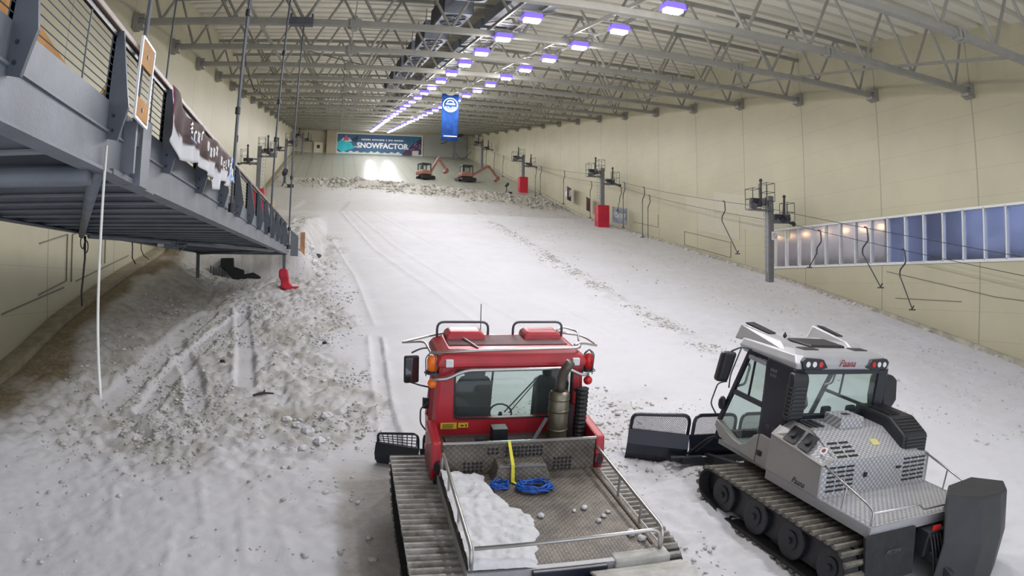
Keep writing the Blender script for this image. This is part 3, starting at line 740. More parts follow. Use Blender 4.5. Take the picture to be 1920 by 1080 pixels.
def rail_banner():
    # wrinkled cloth hung on the outside of the railing
    n, m = 70, 14; V = []; F = []; MI = []; x0 = PXR + .17
    for i in range(n + 1):
        t = i / n; y = 6.75 + t * 4.6
        topz = zb(y) + 1.07 - .03 * abs(math.sin(t * 9.5)) - .02 * math.sin(t * 31) * t - (.12 * sstep(.05, .12, t) * (1 - t))
        h = .50 - .02 * t + .03 * math.sin(t * 13) + (.12 if .62 < t < .74 else 0) - (.1 if t > .9 else 0)
        for j in range(m + 1):
            s = j / m; V.append((x0 + .02 * math.sin(t * 55 + s * 2) * (.3 + s) + .02 * math.sin(t * 23 + 3 * s) + .02, y + .03 * math.sin(s * 8 + t * 20), topz - h * s))
    for i in range(n):
        for j in range(m):
            F.append((i * (m + 1) + j, (i + 1) * (m + 1) + j, (i + 1) * (m + 1) + j + 1, i * (m + 1) + j + 1))
    b = MB(); b.add(V, F)
    cm = bpy.data.materials.new('printed_banner_cloth'); cm.use_nodes = True; nt = cm.node_tree; p = nt.nodes['Principled BSDF']; p.inputs['Roughness'].default_value = .7; p.inputs['Specular IOR Level'].default_value = .06
    at = nt.nodes.new('ShaderNodeAttribute'); at.attribute_name = 'print'; nt.links.new(at.outputs['Color'], p.inputs['Base Color'])
    o = b.build('railing_banner', cm, smooth=True)
    so = o.modifiers.new('cloth', 'SOLIDIFY'); so.thickness = .004
    a = o.data.attributes.new('print', 'FLOAT_COLOR', 'POINT'); C = []
    for i in range(n + 1):
        t = i / n
        for j in range(m + 1):
            s = j / m; bound = .62 - .05 * math.sin(t * 12)
            if t < .008: c = (.2, .05, .1)
            elif t > .9: c = (.10, .25, .55) if (i + j) % 3 else (.6, .65, .7)
            elif s < bound: c = (.075, .048, .046)
            else: c = (.50, .50, .53)
            C += [*c, 1.0]
    a.data.foreach_set('color', C)
    tag(o, 'crumpled brown and white cloth banner tied along the walkway railing', 'banner')
    M = Matrix.Translation((PXR + .145, 9.25, zb(9) + .88)) @ Matrix(((0, 0, 1, 0), (1, 0, 0, 0), (0, 1, 0, 0), (0, 0, 0, 1)))
    lt = MB()
    rnd = random.Random(5)
    for i in range(16):
        if i in (4, 9): continue
        y = 7.45 + i * .215; z = zb(y) + .73 - .05 * math.sin(i * 1.3)
        k = rnd.choice('LITFEHU')
        h, w = .12, .10; st = .026; x = PXR + .265
        if k in 'LEUFHITT': lt.ext((x, y, z), (x + .006, y + st, z + h))
        if k in 'LEU': lt.ext((x, y, z), (x + .006, y + w, z + st))
        if k in 'FET': lt.ext((x, y, z + h - st), (x + .006, y + w, z + h))
        if k in 'FEH': lt.ext((x, y, z + h / 2 - st / 2), (x + .006, y + w, z + h / 2 + st / 2))
        if k in 'HU': lt.ext((x, y + w - st, z), (x + .006, y + w, z + h))
    lt.build('lettering', WHITE_T, o)
    bl = MB(); bl.ext((PXR + .26, 7.5, zb(8) + .66), (PXR + .266, 7.85, zb(8) + .69)); bl.build('small_print', mat('navy_print', (.03, .05, .2), .6), o)
rail_banner()
def soft_wrap():
    r = empty('red_post_pad', (-1.98, 12.3, zb(12) + .32)); tag(r, 'slim dark red padded post standing at the walkway railing', 'post pad')
    MB().ext((-.05, -.05, 0), (.05, .05, .95)).build('padding', RED_PAD, r, bevel=.02); MB().ext((-.11, .1, .0), (-.1, .5, .92)).build('pink_sheet', mat('pale_red_sheet', (.55, .22, .2), .6), r)
soft_wrap()
def lump_mesh(b, c, r, rnd, lv=1, sq=.7):
    c = Vector(c); n0 = len(b.v); b.ball(c, r, 8 if lv else 5, (1, 1, sq))
    for i in range(n0, len(b.v)):
        d = Vector(b.v[i]) - c; b.v[i] = tuple(c + d * (.72 + .5 * rnd.random()))
rnd = random.Random(3)
for i, (y, s) in enumerate(((13.9, .26), (15.6, .2), (17.2, .28), (19.2, .24), (21.1, .3), (23.2, .26), (24.9, .3))):
    b = MB(); lump_mesh(b, (0, 0, s * .55), s, rnd); b.v = [(v[0], v[1] * 1.6, v[2] * 1.25) for v in b.v]
    zmin = min(v[2] for v in b.v); o = b.build('snow_clump', SNOWLUMP, smooth=True); o.location = (-2.25, y, zb(y) + .31 - zmin)
    tag(o, 'white snow clump lying on the walkway behind the railing posts', 'snow clump', 'snow clumps on the walkway')
def cable(name, pts, r, m, label, cat='cable', group=None, n=5):
    o = empty(name, pts[0]) if False else MB().tube([Vector(p) - Vector(pts[0]) for p in pts], r, n).build(name, m, smooth=True); o.location = pts[0]
    return tag(o, label, cat, group)
cable('hanging_cable', [(-1.87, 5.35, zb(5.3) + .2)] + [(-1.87 - .02 * math.sin(t * 3), 5.35 + .03 * math.sin(t * 5), 6.3 - t * 1.8) for t in np.linspace(0, 1, 14)], .0125, ROPE_W, 'long off white cable dangling from the near part of the walkway')
cable('hanging_cable', [(PXL + .05, 14.5, zb(14) - .02), (PXL + .05, 14.52, 5.9), (PXL + .0, 14.55, 5.45), (PXL - .03, 14.55, 5.2), (PXL - .02, 14.55, 4.9)], .025, HOSE, 'dark cable dangling under the wall side of the walkway')
for i, (dy, dz) in enumerate(((-.1, -.12), (.12, -.2))):
    o = MB().tube([(0, .13 * math.cos(a), .13 * math.sin(a)) for a in np.linspace(0, 2 * PI, 15)[:-1]], .014, 5, True).build('cable_coil', HOSE); o.location = (PXL + .03, 14.5 + dy, zb(14) + dz - .04)
    tag(o, ('left' if i == 0 else 'right') + ' one of two small cable loops hanging under the walkway beam', 'cable coil')
cable('hanging_cable', [(PXL + .1, 18.0, zb(18)), (PXL + .1, 18.05, 6.3), (PXL + .05, 18.2, 6.05), (PXL + .12, 18.3, 5.9)], .018, HOSE, 'short kinked cable end hanging below the walkway lamp clamp')
cable('hanging_cable', [(PXL + .1, 18.9, zb(19)), (PXL + .1, 18.9, 6.3), (PXL + .1, 19.2, 6.15), (PXL + .15, 19.6, 6.05)], .014, HOSE, 'thin curved wire hanging nearest the far leg of the walkway')
cable('hanging_cable', [(-3.6, 15.8, zb(16) - .0), (-3.65, 15.8, 6.25), (-3.6, 15.85, 6.12), (-3.5, 15.9, 6.2), (-3.45, 15.9, zb(16))], .014, GALV, 'pale wire loop under the middle of the walkway')
r = empty('clamp_box', (-4.2, 17.5, zb(17.5) - .02)); tag(r, 'grey junction box and clamp under the middle of the walkway', 'junction box')
MB().ext((-.16, -.12, -.16), (.14, .12, .03)).build('box', GALV, r, bevel=.015); MB().ext((-.35, -.05, -.12), (-.16, .05, -.04)).build('clamp', WHITE_P, r); MB().cyl((.14, 0, -.08), (.4, .1, -.06), .05, 8).build('connector', GALV_D, r)
# guards and boards at the walkway end
b = MB(); b.ext((-1.78, 28.2, 6.55), (-1.48, 28.28, 7.6)); b.v = [(x, y + (.3 if x > -1.6 else 0), z - (.25 if x > -1.6 and z > 7 else 0)) for x, y, z in b.v]
tag(b.build('guard_board', GALV_D), 'dark grey board closing the end of the walkway railing', 'board')
b = MB(); b.ext((-1.46, 29.7, gb(-1.36, 29.8) - .15), (-1.26, 29.85, 7.62)); tag(b.build('timber_post', mat('orange_brown_timber', (.42, .22, .12), .7, var=.4)), 'orange brown timber post beside the end of the walkway', 'post')
b = MB(); z0 = gb(-2.5, 33); b.prism([(-.14, 0), (.14, .0), (.14, 1.75), (-.02, 1.85)], 'y', 0, .05); o = b.build('timber_plank', mat('pale_timber', (.60, .50, .30), .7)); o.location = (-3.05, 33.0, z0 - .05)
tag(o, 'pale upright timber plank on the slope seen just above the walkway rail', 'plank')
def leg_pad():
    r = empty('leg_padding', (-1.96, 27.3, gb(-1.96, 27.3))); tag(r, 'crumpled red padding wrapped round the foot of the walkway leg', 'padding')
    b = MB(); P = [(-.2, -.2), (.2, -.2), (.2, .2), (-.2, .2)]
    b.loft([[(x * s + dx, y * s, z) for x, y in P] for s, dx, z in ((1.35, .16, -.1), (1.2, .12, .06), (.75, .06, .22), (.95, .0, .42), (.85, -.02, .66), (.6, .0, .74))]); b.build('wrap', RED_PAD, r, bevel=.05)
    b = MB(); b.ext((.0, -.42, -.05), (.62, -.05, .06)); b.build('flap', RED_PAD, r, bevel=.02)
leg_pad()
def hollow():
    # black plate standing in for the shaded hollow in the snow face
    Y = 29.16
    r = empty('hollow_shade', (-3.9, Y, 5.4)); tag(r, 'black cut-out for the shaded hollow in the snow face under the walkway', 'dark hollow')
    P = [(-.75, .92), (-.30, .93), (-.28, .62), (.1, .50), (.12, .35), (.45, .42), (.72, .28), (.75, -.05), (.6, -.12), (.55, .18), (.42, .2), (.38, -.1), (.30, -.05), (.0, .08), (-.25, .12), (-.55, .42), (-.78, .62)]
    b = MB(); b.prism([(u * 1.15, w * 1.15) for u, w in P], 'y', -.16, .12); b.build('sheet', mat('hollow_black', (.006, .008, .009), .5), r)
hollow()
def stakes():
    for i, x in enumerate(np.linspace(-5.2, -4.62, 6)):
        b = MB(); b.ext((x - .025, 29.0, gb(x, 28.9) - .1), (x + .025, 29.06, 6.15 - .05 * (i % 3))); tag(b.build('dark_stake', GALV_D), 'thin dark stake in the row standing in the snow face under the walkway', 'stake', 'stakes under the walkway')
stakes()
b = MB(); b.ext((-6.35, 29.3, 6.35), (-5.75, 29.8, 6.75)); tag(b.build('red_crate', mat('dull_red_plastic', (.18, .03, .03), .6)), 'dull red crate on the snow by the wall behind the walkway leg', 'crate')
# ------------------------------------------------------------------ lift towers, cables, hangers
def cage(b, x0, x1, y0, y1, z0, z1, r=.018):
    for z in (z0, (z0 + z1) / 2, z1): b.tube([(x0, y0, z), (x1, y0, z), (x1, y1, z), (x0, y1, z)], r, 5, True)
    for x in (x0, x1):
        for y in (y0, y1): b.tube([(x, y, z0), (x, y, z1)], r, 5)
LIFT_G = mat('lift_tower_steel', (.20, .205, .22), .5, .3, var=.25)
LIFT_D = mat('lift_machinery_dark', (.06, .062, .075), .5, .3, var=.3)
def tower(mir=1, pad=True, sign=False, H=4.9):
    r = empty('lift_tower', (0, 0, 0)); m = mir
    MB().ext((-.17, -.17, -.6), (.17, .17, H - .75)).build('mast', LIFT_G, r, bevel=.02)
    b = MB()
    for s in (-.30, -.52): b.bar((s * m * 1.0, -.20, .55), (s * m, -.20, H - .9), .035)
    for i in range(int((H - 1.5) / .28)): b.bar((-.30 * m, -.20, .7 + i * .28), (-.52 * m, -.20, .7 + i * .28), .03)
    b.build('ladder', mat('pale_ladder_steel', (.45, .45, .45), .5, .3) if 'pale_ladder_steel' not in bpy.data.materials else bpy.data.materials['pale_ladder_steel'], r)
    b = MB(); b.bar((-1.25 * m, 0, H - 1.45), (.1 * m, 0, H - 1.0), .16, .2); b.bar((-1.3 * m, 0, H - 1.30), (-.1 * m, 0, H - 1.22), .12, .12); b.build('upper_arm', LIFT_G, r)
    b = MB(); b.bar((.1 * m, 0, H - 2.1), (1.25 * m, 0, H - 2.05), .14, .18); b.bar((.2 * m, 0, H - 1.75), (1.0 * m, 0, H - 1.7), .10, .1); b.build('lower_arm', LIFT_G, r)
    for nm, x, z in (('upper', -.75 * m, H - 1.05), ('lower', .8 * m, H - 1.8)):
        b = MB(); b.bar((x, -.75, z), (x, .75, z), .09, .16); b.ext((x - .45, -.12, z - .1), (x + .3, .12, z + .12))
        for yy in (-.6, -.2, .2, .6): b.cyl((x - .07, yy, z - .16), (x + .07, yy, z - .16), .15, 12)
        b.build('sheave_train', LIFT_D, r)
        b = MB(); b.tube([(x + .1 * m, -.1, z), (x + .14 * m, -.1, z + 1.05)], [.09, .06], 8); b.ball((x + .14 * m, -.1, z + 1.08), .10, 8); b.build('lifting_post', LIFT_D, r)
    b = MB(); cage(b, -1.32 * m, -.82 * m, -.35, .35, H - 1.5, H - .45); b.build('guard_cage', LIFT_D, r)
    b = MB(); cage(b, -.42 * m, .12 * m, -.35, .35, H - 1.05, H - .1); b.build('guard_cage', LIFT_D, r)
    b = MB(); cage(b, .95 * m, 1.45 * m, -.35, .35, H - 2.05, H - 1.05); b.build('guard_cage', LIFT_D, r)
    b = MB(); b.bar((1.2 * m, 0, H - 2.05), (1.62 * m, 0, H - 2.15), .1); b.ball((1.65 * m, 0, H - 2.15), .13, 8); b.build('catcher', LIFT_D, r)
    b = MB(); b.ext((-1.35 * m, -.3, H - 1.55), (.1 * m, .3, H - 1.5)); b.build('platform', LIFT_G, r)
    if pad:
        b = MB(); b.ext((-.52, -.42, -.35), (.52, .42, 1.85)); o = b.build('red_padding', RED_PAD, r, bevel=.06)
    if sign:
        b = MB(); b.ext((-.02, -.24, 2.22), (.36, -.2, 2.66)); o = b.build('notice', WHITE_P, r)
        c = MB(); c.tube([(.17 + .13 * math.cos(a), -.245, 2.44 + .13 * math.sin(a)) for a in np.linspace(0, 2 * PI, 15)[:-1]], .012, 4, True); c.bar((.08, -.245, 2.53), (.26, -.245, 2.35), .02); c.build('symbol', RED_T, o)
    return r
TR = [(21.9, 30.1), (21.9, 53.8), (21.9, 78.6), (21.8, 101.5)]
TLB = ['tall grey drag lift tower without padding beside the window strip', 'grey drag lift tower with a red padded foot and a white banner beside it',
       'red padded drag lift tower right of the orange diggers, third on the right', 'farthest drag lift tower on the right, near the back wall']
for i, (x, y) in enumerate(TR):
    t = tower(1, i > 0 and i < 3, i == 0, 5.3 if i != 1 else 5.8); t.location = (x, y, gb(x, y) - .05); tag(t, TLB[i], 'lift tower')
for i, ((x, y), l) in enumerate(zip(((-6.0, 53.0), (-5.9, 79.0), (-5.9, 115.0)), ('nearest drag lift tower on the left, its red foot showing behind the railing posts', 'middle drag lift tower on the left above the dark machine', 'small far drag lift tower on the left against the tan back wall'))):
    t = tower(-1 if i < 2 else 1, i == 0, False, 5.9 if i < 2 else 4.6); t.location = (x, y, gb(x, y) - .05); tag(t, l, 'lift tower')
# haul ropes
def hz(kind, y):
    ys = [p[1] for p in TR]; top = [(5.3, 5.8, 5.3, 5.3)[i] + gb(TR[i][0], TR[i][1]) - (1.37 if kind == 'up' else 2.12) for i in range(4)]
    ys = [4.0] + ys + [122]; top = [top[0] - 4.6] + top + [top[3] + 4.6]
    z = np.interp(y, ys, top); k = np.searchsorted(ys, y); k = min(max(k, 1), len(ys) - 1); t = (y - ys[k - 1]) / (ys[k] - ys[k - 1])
    return float(z) - .32 * 4 * t * (1 - t)
for nm, x, kd in (('upper', 21.15, 'up'), ('lower', 22.7, 'dn')):
    pts = [(x, yy, hz(kd, yy)) for yy in np.concatenate([np.linspace(8, 30.1, 12), np.linspace(30.1, 53.8, 10)[1:], np.linspace(53.8, 78.6, 10)[1:], np.linspace(78.6, 101.5, 9)[1:], np.linspace(101.5, 122, 6)[1:]])]
    cable('haul_rope', pts, .014, LIFT_D, 'thin %s haul rope of the drag lift along the right wall' % nm, 'haul rope')
def hanger(x, y, kd, lean, L, label, group=None):
    z = hz(kd, y); r = empty('tow_hanger', (x, y, z)); tag(r, label, 'tow hanger', group)
    b = MB(); b.tube(arcpts([(0, 0, .03), (0, -.18, .0), (0, -.25, -.55), (0, .12, -.85), (0, .12, -1.15)], .12, 3), .035, 6); b.build('spring_box_arm', LIFT_D, r)
    d = Vector((lean[0], lean[1], -1)).normalized() * L; p0 = Vector((0, .12, -1.1))
    MB().tube([p0, p0 + d], .028, 6).build('tow_bar', LIFT_D, r)
    b = MB(); q = p0 + d; b.cyl(q, q + Vector((0, 0, -.05)), .15, 10); b.tube([q + Vector((0, 0, .02)), q + Vector((0, -.1, .15))], .03, 5); b.build('button_seat', LIFT_D, r)
def az_y(px, x):    # distance along the hall where the plane x meets a bearing (degrees)
    return x / math.tan(math.radians(px))
HG = 'tow hangers on the drag lift ropes'
for i, (x, y, kd, lean, L, lb) in enumerate(((21.15, 47.6, 'up', (0, 0), 2.3, 'dark tow hanger hanging straight, nearest to the white banner'), (21.15, 44.2, 'up', (0, 0), 2.4, 'dark tow hanger hanging straight, second right of the white banner'),
    (22.7, 46.5, 'dn', (0, 0), 2.6, 'low tow hanger between the two straight hangers'), (21.15, 33.6, 'up', (0, -.85), 2.5, 'tow hanger pulled slanting toward the tall unpadded tower'),
    (22.7, 21.2, 'dn', (.0, -.55), 1.6, 'tow hanger with dark seat swinging in front of the window'), (21.15, 22.0, 'up', (-.1, -.9), 1.9, 'slanting tow hanger whose rope crosses the window strip'),
    (22.7, 27.0, 'dn', (0, .9), .9, 'tow hanger folded sideways right of the tall unpadded tower'), (22.7, 51.8, 'dn', (0, .6), .9, 'short slanting tow hanger above the white banner'),
    (21.15, 61.5, 'up', (0, 0), 2.0, 'tow hanger above the small red wall banner'), (21.15, 69.0, 'up', (0, 0), 1.8, 'tow hanger above the dark wall banner with a pale blot'), (22.7, 58.5, 'dn', (0, 0), 2.2, 'tow hanger left of the red padded tower with the banner'),
    (22.7, 76.0, 'dn', (0, 0), 2.0, 'tow hanger close to the padded tower right of the diggers'), (21.15, 85.5, 'up', (0, 0), 1.6, 'far tow hanger above the diggers, first past the padded tower'), (21.15, 90.5, 'up', (0, 0), 1.6, 'far tow hanger, second past the padded tower'), (21.15, 95.5, 'up', (0, 0), 1.6, 'far tow hanger, third past the padded tower'))):
    hanger(x, y, kd, lean, L, lb, HG)
# banners on the right side
def side_banner(name, y, z, w, h, ang, colA, colB, label, txt=None, x=23.25):
    r = empty(name, (x, y, z), ang); tag(r, label, 'banner', None)
    m = mat(name + '_print', colA, .6, col2=colB, scale=1.6)
    b = MB(); b.ext((-w / 2, -.01, 0), (w / 2, .01, h)); b.build('cloth', m, r)
    for s in (-1, 1): b = MB(); b.bar((s * w / 2, 0, 0), (s * w / 2, 0, h), .04); b.build('edge_pole', LIFT_G, r)
    if txt: letters(txt, h * .62, WHITE_T, 'lettering', r, Matrix.Translation((0, -.02, h * .55)) @ Matrix.Rotation(PI / 2, 4, 'X'), .003, .2)
side_banner('slope_banner', 52.6, gb(23, 52.6) + .45, 1.75, 1.35, .45, (.66, .68, .74), (.20, .26, .45), 'white and blue banner with lettering beside the red padded tower', 'Sno', 23.0)
side_banner('slope_banner', 66.0, gb(23.6, 66) + 1.3, 1.7, 1.35, 1.0, (.20, .14, .17), (.05, .05, .08), 'dark wall banner with a pale round blot left of the red one', None)
b = MB(); b.cyl((23.2, 65.9, gb(23.6, 66) + 2.0), (23.15, 65.85, gb(23.6, 66) + 2.0), .38, 14); bo = b.build('pale_blot', WHITE_P, bpy.data.objects['slope_banner.001']); bo.matrix_parent_inverse = bpy.data.objects['slope_banner.001'].matrix_basis.inverted()
side_banner('slope_banner', 60.6, gb(23.6, 60.6) + .95, 1.5, 1.25, 1.0, (.30, .06, .07), (.14, .04, .05), 'dull red wall banner above the snow edge', None)
# ------------------------------------------------------------------ hanging blue banner
def blue_banner():
    y = BAY0 + 6 * BAY - .18; r = empty('hanging_banner', (7.78, y, along(y, -.1))); tag(r, 'tall blue banner with a white round emblem hanging from a roof truss', 'banner')
    m = mat('blue_banner_cloth', (.013, .062, .22), .7, col2=(.006, .02, .10), scale=.9, spec=.1)
    b = MB(); n = 10; V = []; F = []
    for i in range(n + 1):
        for j in range(n + 1):
            u = i / n; s = j / n; V.append(((u - .5) * 1.2, .03 * math.sin(u * 9 + s * 2), (.0 if abs(u - .5) > .3 else -.18 * math.cos((u - .5) / .3 * PI / 2)) * (1 - s) - 3.45 * s + .1))
    for i in range(n):
        for j in range(n): a = i * (n + 1) + j; F.append((a, a + n + 1, a + n + 2, a + 1))
    b.add(V, F); o = b.build('cloth', m, r, smooth=True); o.modifiers.new('cloth', 'SOLIDIFY').thickness = .006
    b = MB()
    b.tube([(.5 * math.cos(a), -.06, -.75 + .5 * math.sin(a)) for a in np.linspace(0, 2 * PI, 33)[:-1]], .035, 4, True)
    b.tube([(.36 * math.cos(a), -.06, -.78 + .36 * math.sin(a)) for a in np.linspace(PI * 1.1, PI * 1.9, 14)], .05, 4)
    b.tube([(.2 * math.cos(a), -.06, -.8 + .2 * math.sin(a)) for a in np.linspace(PI * 1.12, PI * 1.88, 10)], .035, 4)
    b.ext((-.33, -.075, -.72), (.33, -.05, -.62)); b.tube([(.3 * math.cos(a), -.06, -.72 + .3 * math.sin(a)) for a in np.linspace(PI * .2, PI * .8, 10)], .045, 4)
    b.build('emblem', WHITE_T, r)
    b = MB(); b.ext((-.42, -.06, -3.05), (.5, -.045, -2.99)); b.build('small_print', WHITE_T, r)
    b = MB(); b.bar((-.62, 0, .1), (.62, 0, .1), .03); b.bar((-.6, 0, .1), (-.6, .15, .3), .02); b.bar((.6, 0, .1), (.6, .15, .3), .02); b.build('hanging_bar', STEEL_W, r)
blue_banner()
# ------------------------------------------------------------------ big banner on the back wall
def back_banner():
    y = 124.4; r = empty('wall_banner', (7.65, y, 30.85)); tag(r, 'wide teal and purple banner with big white lettering on the back wall', 'banner')
    wd_, ht = 15.4, 3.7
    fr = MB(); fr.ext((-wd_ / 2 - .25, 0, -ht / 2 - .2), (wd_ / 2 + .25, .12, ht / 2 + .2)); fr.build('white_border', mat('white_banner_border', (.62, .66, .62), .6), r)
    m = mat('teal_print', (.025, .13, .23), .6, col2=(.05, .08, .2), scale=.25); b = MB(); b.ext((-wd_ / 2, -.03, -ht / 2 + .35), (wd_ / 2, 0, ht / 2)); b.build('print_ground', m, r)
    def blob(name, P, c, d): q = MB(); q.prism(P, 'y', -.03 - d, -.02); q.build(name, mat(name + '_ink', c, .6, var=.2, scale=.6), r)
    blob('cyan_mound', [(-7.7, -.9), (-6.8, -1.5), (-5.6, -1.1), (-4.7, -.8), (-5.0, .1), (-5.9, .75), (-6.8, .9), (-7.7, .3)], (.03, .52, .62), .02)
    blob('pink_peak', [(-6.7, .6), (-6.1, 1.8), (-5.5, .75), (-5.9, .6)], (.55, .12, .2), .03); blob('white_peak', [(-7.0, .7), (-6.6, 1.2), (-6.2, .6), (-5.6, 1.2), (-5.0, .5), (-6, .4)], (.7, .72, .75), .025)
    blob('dark_figure', [(-5.2, .9), (-4.4, 1.3), (-4.0, 1.8), (-3.9, .9), (-4.4, .3)], (.01, .04, .06), .03)
    blob('purple_hill', [(3.9, -1.75), (5.4, -.3), (6.2, .5), (7.7, 1.6), (7.7, -1.5), (6, -1.8)], (.06, .03, .08), .02)
    zz = [(-7.7, -1.85)] + [(-7.7 + i * .62, -1.25 - .35 * (i % 2) - .1 * math.sin(i)) for i in range(20)] + [(4.2, -1.5), (4.2, -1.85)]
    blob('snow_edge', zz, (.62, .68, .62), .04); blob('white_block', [(6.0, -1.8), (6.0, -.9), (7.2, -.8), (7.2, -1.8)], (.55, .56, .5), .045)
    q = MB(); rnd = random.Random(8)
    for (u, w) in [(rnd.uniform(5.4, 7.4), rnd.uniform(-.9, .9)) for i in range(22)]:
        if w < (u - 5.6) * .75: q.ext((u, -.07, w), (u + .25, -.04, w + .25))
    q.build('speckles', mat('mauve_ink', (.25, .15, .25), .6), r)
    Mx = lambda x, z: Matrix.Translation((x, -.09, z)) @ Matrix.Rotation(PI / 2, 4, 'X')
    letters('SNOWFACTOR', 1.34, WHITE_T, 'lettering', r, Mx(.55, -.22), .02, 0, 'CENTER', .045); letters('www.', .62, WHITE_T, 'lettering', r, Mx(-4.0, -.45), .02); letters('.com', .62, WHITE_T, 'lettering', r, Mx(4.75, -.5), .02)
    q = MB(); u = -3.3
    while u < 4.2:
        w = rnd.uniform(.15, .26); q.ext((u, -.07, .78), (u + w, -.04, 1.05)); u += w + (.1 if rnd.random() > .2 else .28)
    q.build('tagline', WHITE_T, r)
back_banner()
z0 = along(BAY0 + 3 * BAY, -.1)
cable('hanging_cable', [(-4.35, 29.4, z0), (-4.2, 29.4, z0 - 1.0), (-3.8, 29.35, z0 - 1.9), (-3.2, 29.3, z0 - 2.3)], .02, LIFT_D, 'thin dark cable drooping from a roof truss over the left lift towers')
# cabinet and pale notice near the back wall on the left, return gear on the right
b = MB(); b.ext((-4.3, 124.3, 28.9), (-2.6, 124.69, 31.0)); r = b.build('wall_notice', mat('pale_yellow_board', (.60, .57, .42), .6)); tag(r, 'pale square notice low on the back wall left of the big banner', 'notice')
q = MB(); q.ext((-3.7, 124.26, 29.9), (-3.2, 124.3, 30.5)); q.build('symbol', DARKM, r)
def drive():
    r = empty('lift_return_station', (20.3, 118, gb(20.3, 118))); tag(r, 'dark wheel of the lift return station under the blue banner', 'return station')
    b = MB(); b.cyl((0, 0, 4.4), (0, 0, 4.6), 1.6, 24); b.cyl((0, 0, 4.2), (0, 0, 4.9), .4, 12); b.build('bull_wheel', LIFT_D, r); b = MB(); b.ext((-.25, -.25, -.3), (.25, .25, 4.3)); b.build('column', LIFT_G, r)
    b = MB(); b.tube(arcpts([(-2.4, 0, 2.8), (-1.5, 0, 3.0), (-1.0, 0, 3.6), (-.8, 0, 4.2)], .4), .08, 6); b.build('guide_arm', LIFT_D, r)
    b = MB(); b.tube([(0 + 3.0 * t, 0, 1.6 - 1.3 * math.sin(PI * t)) for t in np.linspace(0, 1, 12)], .05, 5); b.build('slack_cable', LIFT_D, r)
drive()
